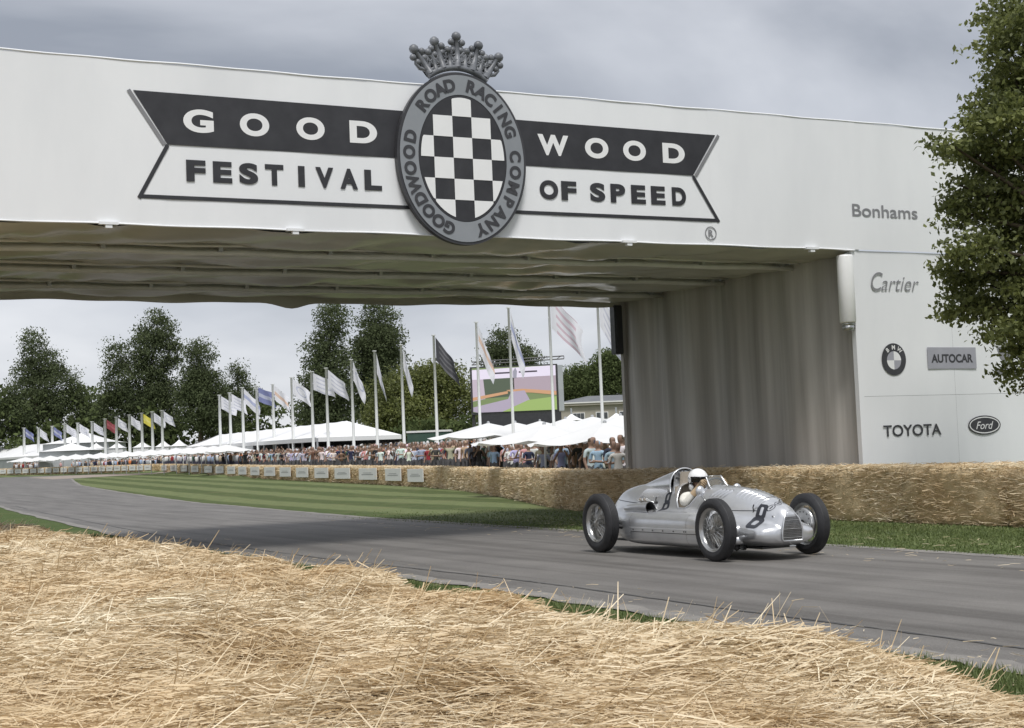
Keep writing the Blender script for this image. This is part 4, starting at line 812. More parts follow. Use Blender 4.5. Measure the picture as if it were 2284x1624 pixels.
tag(crw, 'dense distant mass of spectators along the straw wall', 'crowd', None, 'stuff')


# ------------------------------------------------------------------ racing car
M_silver = mat('silver_paint', (.72, .73, .75), .28, .68, var=(.57, .58, .60), scale=1.5, coat=.35)
M_silverd = mat('bare_alloy', (.55, .55, .54), .28, .95, var=(.42, .42, .41), scale=6)
M_tyre = mat('tyre_rubber', (.018, .018, .02), .62, var=(.026, .026, .028), scale=14, bump=.15, bscale=60)
M_glass2 = mat('screen_glass', (.85, .9, .9), .05, alpha=.10)
M_leather = mat('seat_leather', (.33, .29, .24), .6, var=(.27, .235, .19), scale=8, bump=.2)
M_num = mat('number_paint', (.022, .024, .032), .35, var=(.03, .032, .04), scale=6)
HEAD = .463; CF = Vector((math.sin(HEAD), -math.cos(HEAD), 0)); CL = Vector((-CF.y, CF.x, 0)); MC = Matrix(((CF.x, CL.x, 0, 3.007), (CF.y, CL.y, 0, 18.331), (0, 0, 1, .008), (0, 0, 0, 1)))
car = tag(empty('racing_car', MC), 'silver vintage open-wheel racing car numbered 8 speeding along the road', 'racing car')
kx = [-3.60, -3.52, -3.40, -3.15, -2.8, -2.5, -2.2, -1.9, -1.6, -1.2, -.8, -.55, -.3, 0, .17, .31, .42, .49, .54, .575]
par = dict(wl=[.02, .06, .15, .29, .42, .53, .575, .585, .585, .585, .58, .55, .475, .445, .445, .445, .43, .40, .345, .24],
           zb=[.45, .38, .29, .20, .135, .11, .10, .10, .10, .10, .10, .105, .115, .135, .145, .155, .165, .175, .19, .215],
           zl=[.53, .555, .57, .575, .575, .575, .575, .575, .575, .575, .575, .565, .545, .515, .49, .465, .445, .43, .415, .38],
           wu=[.02, .06, .14, .235, .295, .32, .33, .335, .34, .345, .345, .335, .315, .285, .262, .24, .22, .20, .172, .140],
           zu=[.545, .61, .69, .83, .895, .912, .92, .925, .92, .905, .888, .878, .857, .805, .752, .705, .665, .635, .60, .565])
NX, NA = 210, 132; xs_ = np.concatenate([np.linspace(-3.6, .25, 160), np.linspace(.26, .575, 50)])
def smooth(a, k):
    for _ in range(k): a = np.r_[a[0], (a[:-2]+2*a[1:-1]+a[2:])/4, a[-1]]
    return a
pv = {k: smooth(np.interp(xs_, kx, v), 22) for k, v in par.items()}
th = np.linspace(0, 2*math.pi, NA, endpoint=False); ct, st = np.cos(th), np.sin(th)
Vb = np.zeros((NX, NA, 3))
for i, x in enumerate(xs_):
    wl, zb_, zl, wu, zu = (pv[k][i] for k in ('wl', 'zb', 'zl', 'wu', 'zu')); zc = (zb_+zl)/2; hl = (zl-zb_)/2; e1 = float(np.interp(x, [-3.2, -2.4, -.7, -.2, .3], [2.4, 4.2, 4.2, 2.8, 2.5]))
    rl = (np.abs(ct/wl)**e1+np.abs(st/hl)**e1)**(-1/e1); hu = np.where(st > 0, zu-zc, hl*.9); e2 = 2.15; ru = (np.abs(ct/min(wu, wl*.98))**e2+np.abs(st/hu)**e2)**(-1/e2)
    r = (rl**9+ru**9)**(1/9); Vb[i, :, 0] = x; Vb[i, :, 1] = ct*r; Vb[i, :, 2] = zc+st*r
def zcut(x): return np.interp(x, [-1.66, -1.56, -1.47, -1.38, -1.22, -1.13, -1.04, -.93], [1.2, .88, .68, .60, .60, .65, .76, .90])
ii = np.arange(NX*NA).reshape(NX, NA); Fb = np.stack([ii[:-1], np.roll(ii, -1, 1)[:-1], np.roll(ii, -1, 1)[1:], ii[1:]], -1).reshape(-1, 4)
Vf = Vb.reshape(-1, 3); cen = Vf[Fb].mean(1); full_bvh = BVHTree.FromPolygons([tuple(v) for v in Vf], [tuple(f) for f in Fb])
keep = ~((cen[:, 0] > -1.65) & (cen[:, 0] < -.94) & (cen[:, 2] > zcut(cen[:, 0])))
bodyV = [tuple(v) for v in Vf]; bodyF = [tuple(int(k) for k in f[::-1]) for f in Fb[keep]] + [tuple(int(k) for k in ii[0]), tuple(int(k) for k in ii[-1][::-1])]
body = pyd('body', bodyV, bodyF, M_silver, car, True)
bm = bmesh.new(); bm.from_mesh(body.data); bmesh.ops.delete(bm, geom=[v for v in bm.verts if not v.link_faces], context='VERTS'); bmesh.ops.recalc_face_normals(bm, faces=bm.faces[:]); bm.to_mesh(body.data); bm.free()
def surf(p, d=(0, 0, -1), off=.003):
    """point of the bodywork hit from p along d, raised by off"""
    h = full_bvh.ray_cast(Vector(p), Vector(d).normalized())
    if h[0] is None: return None
    n_ = h[1] if h[1].dot(Vector(d)) < 0 else -h[1]; return h[0]+n_*off, n_
# cockpit coaming: bright rolled edge
def edge_line(sg):
    pts = []
    for x in np.linspace(-1.615, -.955, 46):
        z = float(zcut(x)); h = surf((x, sg*.9, min(z, .86)), (0, -sg, 0), .002)
        if z > .9: q = None
        else: q = h[0] if h else None
        if q is not None: q = q.copy(); q.x = x; pts.append(q)
    return pts
for sg in (-1, 1):
    bm = bmesh.new(); pts = edge_line(sg); tube(bm, pts, .013, 6); obj('cockpit_rim', bm, M_silver, car, True)
# cockpit tub, seat, headrest pad
bm = bmesh.new(); box(bm, (-1.66, -.40, .16), (-.95, .40, .19)); box(bm, (-1.0, -.15, .19), (-.95, .15, .80)); box(bm, (-1.70, -.30, .19), (-1.66, .30, .62)); box(bm, (-1.72, -.17, .621), (-1.701, .17, .84)); box(bm, (-1.658, -.44, .191), (-1.01, -.42, .56)); box(bm, (-1.658, .42, .191), (-1.01, .44, .56)); tag(obj('cockpit_tub', bm, M_dark, car), kind='stuff')
def seatf(u, v):
    a = (u-.5)*2.5; x = -1.50-.02*v-.14*math.cos(a)+.13*(1-v)*.5; return (x, .30*math.sin(a)*(1-.12*v), .26+.62*v)
pyd('seat', *grid(14, 10, seatf), M_leather, car, True)
def padf(u, v): a = (u-.5)*2.4; return (-1.555-.09*math.cos(a)-.045*v, .165*math.sin(a)*(1-.3*v*v), .74+.33*v)
pyd('headrest_shell', *grid(16, 8, lambda u, v: (-1.60-.12*math.cos((u-.5)*2.6)-.03*v, .235*math.sin((u-.5)*2.6)*(1-.22*v*v), .70+.385*v)), M_silver, car, True)
pyd('headrest_pad', *grid(12, 8, padf), M_leather, car, True)
# intake fairing behind the head: half tube with an open dark mouth
def fair(u, v, sc=1):
    x = -1.70-1.10*u; a = math.pi*(v*1.24-.12); hw = (.205*(1-u)**.75+.03)*sc; zt_ = 1.115-.21*u-.04*u*u; zb_ = .86; return (x, -hw*math.cos(a), zb_+(zt_-zb_)*max(-.2, math.sin(a))**.85*sc if math.sin(a) > 0 else zb_-.05)
pyd('intake_fairing', *grid(26, 22, fair), M_silver, car, True)
pyd('intake_lining', *grid(10, 16, lambda u, v: fair(u*.8+.004, v, .93)), M_dark, car, True)
bm = bmesh.new(); tube(bm, [Vector(fair(0, v)) for v in np.linspace(.08, .92, 24)], .011, 6); obj('intake_lip', bm, M_silver, car, True)
bm = bmesh.new(); tube(bm, [(-1.715, 0, .9), (-1.715, 0, 1.10)], .012, 6); tube(bm, [(-1.72, -.17, .99), (-1.72, .17, .99)], .012, 6); obj('intake_bar', bm, M_silverd, car, True)
# louvres
def ridge(p0, p1, wd, h, d, name='louvre', m=M_silver, nseg=10):
    p0, p1 = Vector(p0), Vector(p1); V = []; 
    for k in range(nseg+1):
        f = k/nseg; q = p0.lerp(p1, f); h_ = surf(q, d, .001)
        if h_ is None: return
        t = (p1-p0).normalized(); s_ = h_[1].cross(t).normalized(); e_ = max(.03, math.sin(math.pi*f))**.35
        V += [h_[0]-s_*wd, h_[0]-s_*wd*.45+h_[1]*h*e_, h_[0]+s_*wd*.35+h_[1]*h*e_*.8, h_[0]+s_*wd]
    n_ = nseg+1; return pyd(name, V, [(4*i+j, 4*i+j+1, 4*i+j+5, 4*i+j+4) for i in range(n_-1) for j in range(3)], m, car, True)
for sg in (-1, 1):
    for k in range(12):
        x = -2.40+.052*k; ridge((x+.05, sg*.9, .845), (x-.06, sg*.9, .735), .016, .022, (0, -sg, 0))
    for k in range(4):
        x = -.66+.075*k; ridge((x+.04, sg*.9, .842-.005*k), (x-.10, sg*.9, .735-.005*k), .020, .022, (0, -sg, 0))
    for k in range(7):
        x = -.26+.075*k; ridge((x+.055, sg*.06, 1.1), (x-.01, sg*.19, 1.1), .015, .015, (0, 0, -1))
# panel seams: thin dark lines lying on the skin
def line_on(pts, d, wd=.004, m=M_num, name='panel_seam', off=.0015):
    V = []; prev = None; P = [Vector(p) for p in pts]; H = [surf(p, d if not callable(d) else d(p), off) for p in P]; H = [h for h in H if h]
    for k, (c, n_) in enumerate(H):
        t = (H[min(k+1, len(H)-1)][0]-H[max(k-1, 0)][0]).normalized(); s_ = n_.cross(t).normalized()*wd; V += [c-s_, c+s_]
    return pyd(name, V, [(2*i, 2*i+1, 2*i+3, 2*i+2) for i in range(len(H)-1)], m, car)
line_on([(.21, math.sin(a), .35+math.cos(a)) for a in np.linspace(-1.25, 1.25, 60)], lambda p: (0, -p.y, .35-p.z), .005)
for sg in (-1, 1):
    line_on([(x, sg*1, .585+.02*0) for x in np.linspace(-.55, .20, 30)], (0, -sg, 0), .005)
    line_on([(x, sg*1, .70-.05*(x+3.4)) for x in np.linspace(-3.3, -2.45, 30)], (0, -sg, 0), .005)
    line_on([(-2.22+.02*math.sin(z*9), sg*1, z) for z in np.linspace(.16, .57, 20)], (0, -sg, 0), .003, M_silverd)
    line_on([(-.84, sg*1, z) for z in np.linspace(.16, .57, 20)], (0, -sg, 0), .003, M_silverd)
    # side strip with studs
    V = []; 
    for x in np.linspace(-2.22, -.50, 30):
        for dz, off in ((-.028, .001), (-.024, .014), (.024, .014), (.028, .001)):
            h_ = surf((x, sg*1, .325+dz), (0, -sg, 0), off); V.append(h_[0])
    pyd('side_strip', V, [(4*i+j, 4*i+j+1, 4*i+j+5, 4*i+j+4) for i in range(29) for j in range(3)], M_silver, car)
    line_on([(x, sg*1, .294) for x in np.linspace(-2.22, -.50, 30)], (0, -sg, 0), .0035)
    for x in (-2.1, -1.85, -1.6, -1.35, -1.1, -.86, -.82, -.6):
        h_ = surf((x, sg*1, .325), (0, -sg, 0), .018); bm = bmesh.new(); ball(bm, h_[0], .011, 1); obj('stud', bm, M_dark, car, True)
    for z in np.linspace(.18, .56, 12):
        for x in (-2.235, -.825): h_ = surf((x, sg*1, z), (0, -sg, 0), .001); bm = bmesh.new(); ball(bm, h_[0], .005, 1); obj('rivet', bm, M_silverd, car)
    # exhaust stubs
    for k in range(5):
        x = -2.33+.058*k; h_ = surf((x, sg*1, .665), (0, -sg, 0), 0); q = h_[0]; bm = bmesh.new(); tube(bm, [q-Vector((0, sg*.03, 0)), q+Vector((.012, sg*.035, .012)), q+Vector((-.015, sg*.085, .055))], .019, 8, cap=False); obj('exhaust_stub', bm, M_leather if k % 2 else M_silverd, car, True)
        bm = bmesh.new(); lathe(bm, [(0, 0), (.016, 0)], 8, 'Z', q+Vector((-.0135, sg*.082, .052))); obj('exhaust_mouth', bm, M_dark, car)
    V, Fc = grid(2, 2, lambda u, v: surf((-2.04+.10*u, sg*1, .65+.03*v), (0, -sg, 0), .003)[0]); pyd('exhaust_slot', V, Fc, M_dark, car)
    # side air duct: open half tube resting on the flank
    y0 = .43
    def duct(u, v, sg=sg, k=1):
        x = -1.90-.72*u; a = math.pi*2*v; r = (.082*(1-u)**.5*.55+.04)*k; return (x-.02*math.sin(a)*(1-u), sg*(y0-.05*u)+r*.9*math.cos(a), .60-.015*u+r*math.sin(a))
    pyd('air_duct', *grid(14, 17, duct), M_silver, car, True); pyd('duct_lining', *grid(6, 17, lambda u, v: duct(u*.7, v, sg, .9)), M_dark, car, True)
    bm = bmesh.new(); tube(bm, [(-1.86, sg*.42, .565), (-1.78, sg*.45, .575), (-1.70, sg*.46, .60)], .013, 6); obj('filler_lever', bm, M_silverd, car, True)
    # bonnet clips
    for x, z in ((.135, .60), (-1.98, .68)):
        h_ = surf((x, sg*1, z), (0, -sg, 0), .012); bm = bmesh.new(); tube(bm, [h_[0]+Vector((.015, 0, .055)), h_[0]+Vector((-.005, 0, .02)), h_[0]+Vector((.005, 0, -.02)), h_[0]+Vector((-.01, 0, -.06))], .008, 6); obj('bonnet_clip', bm, M_dark, car, True)
# mirrors
for sg, x in ((-1, -.80), (1, -1.02)):
    bm = bmesh.new(); ball(bm, (0, 0, 0), .075, 3, (.62, .85, .95)); 
    for v in bm.verts: v.co.x = max(v.co.x, -.028)
    bmesh.ops.transform(bm, matrix=Matrix.Translation((x, sg*.36, .825)), verts=bm.verts[:]); obj('mirror', bm, M_silver, car, True)
    bm = bmesh.new(); tube(bm, [(x, sg*.355, .77), (x+.02, sg*.30, .70)], .010, 6); obj('mirror_stalk', bm, M_silverd, car, True)
# aero screen
def scr(u, v): a = (u-.5)*1.9; return (-.86-.10*v-.16*(1-math.cos(a)), .165*math.sin(a)*(1-.15*v), .885-.055*(1-math.cos(a))*0+.125*v)
pyd('windscreen_glass', *grid(14, 5, scr), M_glass2, car, True)
for u in (0, 1):
    bm = bmesh.new(); tube(bm, [scr(u, v) for v in (-.15, 0, .3, .7, 1)], [.016, .016, .014, .012, .009], 6); obj('windscreen_post', bm, M_silver, car, True)
    bm = bmesh.new(); p = Vector(scr(u, -.1)); ball(bm, p, .024, 2); obj('post_clamp', bm, M_silverd, car, True)
bm = bmesh.new(); tube(bm, [scr(u, 1) for u in np.linspace(0, 1, 12)], .004, 5); obj('windscreen_edge', bm, M_silverd, car, True)
# steering wheel
swc = Vector((-1.06, 0, .80)); ax = Vector((-.92, 0, .40)).normalized(); e1_ = Vector((0, 1, 0)); e2_ = ax.cross(e1_)
swo = empty('steering_wheel'); swo.parent = car
bm = bmesh.new(); tube(bm, [swc+(e1_*math.cos(t)+e2_*math.sin(t))*.195 for t in np.linspace(0, 2*math.pi, 40, endpoint=False)], .014, 8, closed=True); obj('rim', bm, M_dark, swo, True)
for k in range(4): t = math.pi/4+k*math.pi/2; bm = bmesh.new(); tube(bm, [swc-ax*.03, swc+(e1_*math.cos(t)+e2_*math.sin(t))*.19], .008, 5); obj('spoke', bm, M_silverd, swo, True)
bm = bmesh.new(); tube(bm, [swc, swc-ax*.25], .02, 8); obj('column', bm, M_silverd, swo, True)
# grille
gy = lambda z: .5*np.interp(z, [.225, .25, .32, .42, .50, .545, .575, .585], [.27, .30, .30, .265, .205, .145, .07, .0])
gx = lambda z: float(np.interp(z, [.2, .3, .4, .5, .59], [.586, .594, .597, .584, .545]))+.004
gr = empty('grille'); gr.parent = car
zz = list(np.linspace(.225, .585, 22)); outl = [(gx(z), gy(z), z) for z in zz]+[(gx(z), -gy(z), z) for z in zz[::-1][1:]]
pyd('grille_backing', [(gx(z)-.008, sg*gy(z), z) for z in zz for sg in (-1, 1)], [(2*i, 2*i+1, 2*i+3, 2*i+2) for i in range(len(zz)-1)], M_black, gr)
bm = bmesh.new(); tube(bm, outl, .011, 6, closed=True); obj('grille_surround', bm, M_silver, gr, True)
for k in range(-8, 9):
    y = k*.0172; zs = [z for z in np.linspace(.225, .585, 60) if gy(z) > abs(y)+.004]
    if len(zs) > 2: bm = bmesh.new(); tube(bm, [(gx(z), y, z) for z in np.linspace(zs[0], zs[-1], 6)], .0030, 4); obj('grille_bar', bm, M_silverd, gr)
for k in range(16):
    z = .245+k*.0205; wv = gy(z)-.004
    if wv > .01: bm = bmesh.new(); tube(bm, [(gx(z)+.004, -wv, z), (gx(z)+.004, wv, z)], .0042 if k in (1, 6, 11) else .0011, 4); obj('grille_wire', bm, M_silverd, gr)
bm = bmesh.new(); tube(bm, [(.52, 0, .20), (.58, 0, .165)], .012, 6); tube(bm, [(.58, -.045, .16), (.58, .045, .16)], .012, 6); obj('tow_handle', bm, M_silverd, car)
bm = bmesh.new(); h_ = surf((.36, 0, 1), (0, 0, -1), 0); tube(bm, [h_[0], h_[0]+Vector((.02, 0, .035))], .010, 6); obj('cap_pin', bm, M_silverd, car)
h_ = surf((.52, -.5, .52), (-.2, 1, 0), .004); bm = bmesh.new(); ball(bm, h_[0], .014, 1); obj('nose_fastener', bm, M_silverd, car)
# decals cut as fine sheets lying on the skin
def decal(name, c, u_ax, d, wd, ht, inside, m=M_num, res=.006, off=.0025, parent=car):
    c, d = Vector(c), Vector(d).normalized(); u_ax = Vector(u_ax); u_ax = (u_ax-d*u_ax.dot(d)).normalized(); v_ax = u_ax.cross(d); v_ax = v_ax if v_ax.z > 0 else -v_ax
    nu, nv = int(wd/res)+1, int(ht/res)+1; V = []; idm = {}; Fc = []
    def vert(i, j):
        if (i, j) not in idm:
            h = surf(c+u_ax*((i/nu-.5)*wd)+v_ax*((j/nv-.5)*ht)-d*.6, d, off); idm[(i, j)] = None if h is None else len(V)
            if h: V.append(h[0])
        return idm[(i, j)]
    for i in range(nu):
        for j in range(nv):
            if inside((i+.5)/nu, (j+.5)/nv):
                q = [vert(i, j), vert(i+1, j), vert(i+1, j+1), vert(i, j+1)]
                if None not in q: Fc.append(tuple(q))
    return pyd(name, V, Fc, m, parent, True)
def rbox(u, v, cx, cy, hw, hh, r):
    dx, dy = abs(u-cx)-hw+r, abs(v-cy)-hh+r; return math.hypot(max(dx, 0), max(dy, 0)) + min(max(dx, dy), 0) - r
def eight(u, v):
    v = v*1.6; sh = .0; a = rbox(u, v, .56, 1.16, .36, .44, .18); b = rbox(u, v, .5, .40, .44, .40, .20)
    ai = rbox(u, v, .56, 1.17, .105, .25, .07); bi = rbox(u, v, .5, .40, .16, .17, .09); return (a < 0 and ai > 0) or (b < 0 and bi > 0)
decal('race_number', (.305, -.35, .545), (1, 0, 0), (-.35, .85, -.25), .215, .335, lambda u, v: eight(u, v), res=.0045)
decal('race_number', (-1.72, -.35, .69), (1, 0, .25), (0, 1, -.15), .175, .26, lambda u, v: eight(u, v), res=.005)
def ringf(u, v):
    for k in range(4):
        cx = .155+.23*k; r = math.hypot((u-cx)*4.35, (v-.5))
        if .39 < r < .47: return True
        if r < .22 and abs(v-.5) < .09: return True
    return False
decal('ring_emblem', (.385, .0, .66), (-.16, 1, 0), (-.62, 0, -.78), .38, .088, ringf, res=.0035)
# suspension fairings and beam at the front, underfloor
for sg in (-1, 1):
    for z, r in ((.36, .062), (.235, .055)):
        bm = bmesh.new(); tube(bm, [(.08, sg*.28, z), (.06, sg*.45, z), (.03, sg*.56, z-.01)], [r*1.3, r, r*.7], 10); obj('suspension_fairing', bm, M_silver, car, True)
    bm = bmesh.new(); tube(bm, [(.03, sg*.54, .36), (.0, sg*.60, .375)], .035, 8); tube(bm, [(.03, sg*.54, .235), (0, sg*.6, .36)], .03, 8); obj('trailing_arm', bm, M_dark, car, True)
    bm = bmesh.new(); tube(bm, [(-2.8, sg*.2, .38), (-2.8, sg*.62, .40)], .045, 8); tube(bm, [(-2.3, sg*.42, .30), (-2.78, sg*.60, .38)], .03, 6); obj('rear_axle', bm, M_dark, car, True)
bm = bmesh.new(); box(bm, (-3.2, -.24, .125), (.30, .24, .15)); obj('undertray', bm, M_dark, car)
bm = bmesh.new(); tube(bm, [(.12, -.40, .15), (.02, -.30, .14), (-.15, -.28, .15)], .035, 6); ball(bm, (.0, -.40, .15), .05, 1); obj('lower_linkage', bm, M_dark, car, True)
# wheels
def wheel(cx, sy, R, wd, ri, steer=0):
    root = empty('wheel'); root.parent = car; root.location = (cx, sy*.695, R); root.rotation_euler = (0, 0, steer)
    h = wd/2; tp = [(ri-.005, -h*.72), (ri+.012, -h*.84), (ri+.05, -h*1.0), (R-.055, -h*.98), (R-.022, -h*.80), (R-.008, -h*.62)]
    for k in range(-2, 3):
        y = k*h*.23; tp += [(R-.001, y-h*.095), (R-.001, y+h*.075), (R-.011, y+h*.085), (R-.011, y+h*.13)] if k < 2 else [(R-.001, y-h*.095), (R-.002, y+h*.08)]
    tp += [(R-.008, h*.62), (R-.022, h*.80), (R-.055, h*.98), (ri+.05, h*1.0), (ri+.012, h*.84), (ri-.005, h*.72)]
    bm = bmesh.new(); lathe(bm, tp, 72); obj('tyre', bm, M_tyre, root, True)
    bm = bmesh.new(); lathe(bm, [(ri+.006, -h*.86), (ri+.008, -h*.80), (ri-.012, -h*.74), (ri-.028, -h*.5), (ri-.038, -h*.15), (ri-.038, h*.15), (ri-.028, h*.5), (ri-.012, h*.74), (ri+.008, h*.80), (ri+.006, h*.86)], 64); obj('rim', bm, M_silverd, root, True)
    o = sy    # outboard direction
    bm = bmesh.new(); lathe(bm, [(.0, o*h*1.02), (.028, o*h*1.02), (.034, o*h*.96), (.036, o*h*.84), (.056, o*h*.80), (.060, o*h*.60), (.045, o*h*.3), (.045, -o*h*.5), (0, -o*h*.5)], 24); obj('hub', bm, M_silverd, root, True)
    bm = bmesh.new()
    for k in range(2):
        t = .4+k*math.pi; tube(bm, [(.03*math.cos(t), o*h*.92, .03*math.sin(t)), (.085*math.cos(t), o*h*.97, .085*math.sin(t)), (.105*math.cos(t+.08), o*h*1.02, .105*math.sin(t+.08))], [.017, .014, .008], 6)
    tag(obj('wing_nut', bm, M_silverd, root, True), kind='stuff')
    bm = bmesh.new(); n_ = 44
    for k in range(n_):
        t = 2*math.pi*k/n_; sk = .42*(1 if k % 2 else -1); y0_, y1_ = (o*h*.74, o*h*.25) if k % 4 < 2 else (o*h*.1, -o*h*.1)
        tube(bm, [(.05*math.cos(t+sk), y0_, .05*math.sin(t+sk)), ((ri-.03)*math.cos(t), y1_, (ri-.03)*math.sin(t))], .0032, 4, cap=False)
    tag(obj('wire_spokes', bm, M_silverd, root), kind='stuff')
    bm = bmesh.new(); lathe(bm, [(.04, -o*h*.15), (.15, -o*h*.12), (.195, -o*h*.2), (.20, -o*h*.4), (.20, -o*h*1.05), (.17, -o*h*1.15), (.05, -o*h*1.2)], 40); obj('brake_drum', bm, M_silverd, root, True)
    for k in range(14): t = 2*math.pi*k/14; bm = bmesh.new(); lathe(bm, [(0, -o*h*1.185), (.011, -o*h*1.185)], 8, 'Y', (.15*math.cos(t), 0, .15*math.sin(t))); obj('drum_hole', bm, M_dark, root)
    return root
wheel(0, -1, .380, .155, .262); wheel(0, 1, .380, .155, .262); wheel(-2.8, -1, .402, .187, .261); wheel(-2.8, 1, .402, .187, .261)

# ------------------------------------------------------------------ driver
M_overall = mat('white_overalls', (.74, .72, .66), .85, var=(.62, .60, .54), scale=9, bump=.5, bscale=14)
M_glove = mat('tan_glove', (.36, .27, .17), .75, var=(.28, .20, .12), scale=14)
M_helmet = mat('helmet_white', (.80, .80, .80), .2, var=(.77, .77, .77), scale=3, coat=.5)
M_visor = mat('goggle_dark', (.012, .012, .014), .15, var=(.02, .02, .02), scale=4)
dr = tag(empty('person', MC), 'driver in white overalls and white open helmet gripping the steering wheel', 'person')
ee = Vector
handR, handL = swc+(e1_*math.cos(2.45)+e2_*math.sin(2.45))*.195*1.0, swc+(e1_*math.cos(.7)+e2_*math.sin(.7))*.195
if handR.z < swc.z: handR = swc+(e1_*math.cos(-2.45)+e2_*math.sin(-2.45))*.195; handL = swc+(e1_*math.cos(-.7)+e2_*math.sin(-.7))*.195
v = [(-1.38, 0, .32, .17, .8), (-1.44, 0, .50, .165, .8), (-1.46, 0, .64, .18, .75), (-1.45, 0, .75, .12, .8), (-1.425, 0, .81, .062), (-1.40, 0, .86, .06)]
E_ = [(i, i+1) for i in range(5)]
for hnd, sg in ((handR, -1), (handL, 1)):
    b = len(v); el = Vector((-1.23, sg*.31, .66)); wr = Vector(hnd)+Vector((-.075, sg*.035, -.045)); v += [(-1.43, sg*.19, .735, .078), (-1.34, sg*.27, .685, .068), (*el, .056), (*el.lerp(wr, .55), .046), (*wr, .034)]; E_ += [(3, b)]+[(b+k, b+k+1) for k in range(4)]
for sg in (-1, 1):
    b = len(v); v += [(-1.20, sg*.13, .34, .10), (-.9, sg*.14, .42, .075), (-.6, sg*.13, .25, .055)]; E_ += [(0, b), (b, b+1), (b+1, b+2)]
me = skin_mesh('body', v, E_, 2); me.materials.append(M_overall); ob = bpy.data.objects.new('body', me); COL.objects.link(ob); ob.parent = dr
for hnd, sg in ((handR, -1), (handL, 1)):          # gloved hands closed round the rim
    tang = ax.cross((Vector(hnd)-swc).normalized()); radial = (Vector(hnd)-swc).normalized(); wr = Vector(hnd)+Vector((-.075, sg*.035, -.045)); bm = bmesh.new()
    tube(bm, [Vector(wr).lerp(Vector((-1.23, sg*.31, .66)), .45), wr, Vector(hnd)+ax*.022+radial*.012], [.047, .040, .042], 10)
    ball(bm, Vector(hnd)+ax*.026+radial*.010, .043, 2, (.9, 1, .9))
    for k in range(4):
        c = Vector(hnd)+tang*(.036-.024*k); rr = .0105-.0008*abs(k-1); tube(bm, [c+ax*.03+radial*.02, c+radial*.034-ax*.005, c+radial*.018-ax*.030, c-radial*.012-ax*.026], [rr*1.15, rr*1.1, rr, rr*.85], 7)
    c = Vector(hnd)+tang*.05; tube(bm, [Vector(hnd)+ax*.03+tang*.02, c+ax*.018-radial*.018, c-radial*.022-ax*.012], [.014, .012, .010], 7)
    tag(obj('glove', bm, M_glove, dr, True), kind=None)
HC = Vector((-1.385, 0, .955)); yaw = math.radians(-6); MH = Matrix.Translation(HC) @ Matrix.Rotation(yaw, 4, 'Z') @ Matrix.Rotation(math.radians(6), 4, 'Y')
def headpart(name, bm, m):
    bmesh.ops.transform(bm, matrix=MH, verts=bm.verts[:]); return obj(name, bm, m, dr, True)
bm = bmesh.new(); ball(bm, (.015, 0, -.02), .095, 3, (1.05, .82, 1.2))
for q in bm.verts:
    if q.co.x > .08 and abs(q.co.y) < .022 and -.05 < q.co.z < .0: q.co.x += .02     # nose
    if q.co.z < -.08: q.co.y *= .85
headpart('head', bm, M_skin)
bm = bmesh.new(); bmesh.ops.create_uvsphere(bm, u_segments=44, v_segments=30, radius=1); kill = []
for q in bm.verts: q.co = Vector((q.co.x*.152, q.co.y*.132, q.co.z*.142+.012))
for f in bm.faces:
    c = f.calc_center_median()
    if (c.x > .045 and c.z < .045-.0) or c.z < -.115: kill.append(f)
bmesh.ops.delete(bm, geom=kill, context='FACES'); headpart('helmet', bm, M_helmet)
bm = bmesh.new(); tube(bm, [(.152*math.cos(t)*.98, .134*math.sin(t), .044-.0*abs(t)) for t in np.linspace(-1.28, 1.28, 22)], .011, 6); headpart('helmet_trim', bm, M_visor)
bm = bmesh.new(); tube(bm, [(.168*math.cos(t), .145*math.sin(t), .055) for t in np.linspace(-1.2, 1.2, 22)], [.004]*3+[.009]*16+[.004]*3, 6); headpart('helmet_peak', bm, M_visor)
V, Fc = grid(14, 5, lambda u, v: (.122*math.cos((u-.5)*2.2)+.004, .118*math.sin((u-.5)*2.2), -.018+.055*v)); bm = bmesh.new(); vs_ = [bm.verts.new(p) for p in V]; [bm.faces.new([vs_[i] for i in f]) for f in Fc]; headpart('goggles', bm, M_visor)
for sg in (-1, 1):
    bm = bmesh.new(); box(bm, (-.05, sg*.118-.007, -.045), (.075, sg*.118+.007, -.018)); headpart('goggle_strap', bm, M_visor)
    bm = bmesh.new(); ball(bm, (.012, sg*.108, -.085), .05, 2, (1.1, .45, .9)); headpart('cheek_guard', bm, M_helmet)
    bm = bmesh.new(); tube(bm, [(.03, sg*.10, -.10), (.06, sg*.05, -.135), (.065, 0, -.14)], .008, 6); headpart('chin_strap', bm, M_visor)
    for x, z in ((-.015, .03), (.02, .025)): bm = bmesh.new(); ball(bm, (x, sg*.131, z), .010, 1, (1, .5, 1)); headpart('helmet_stud', bm, M_visor)

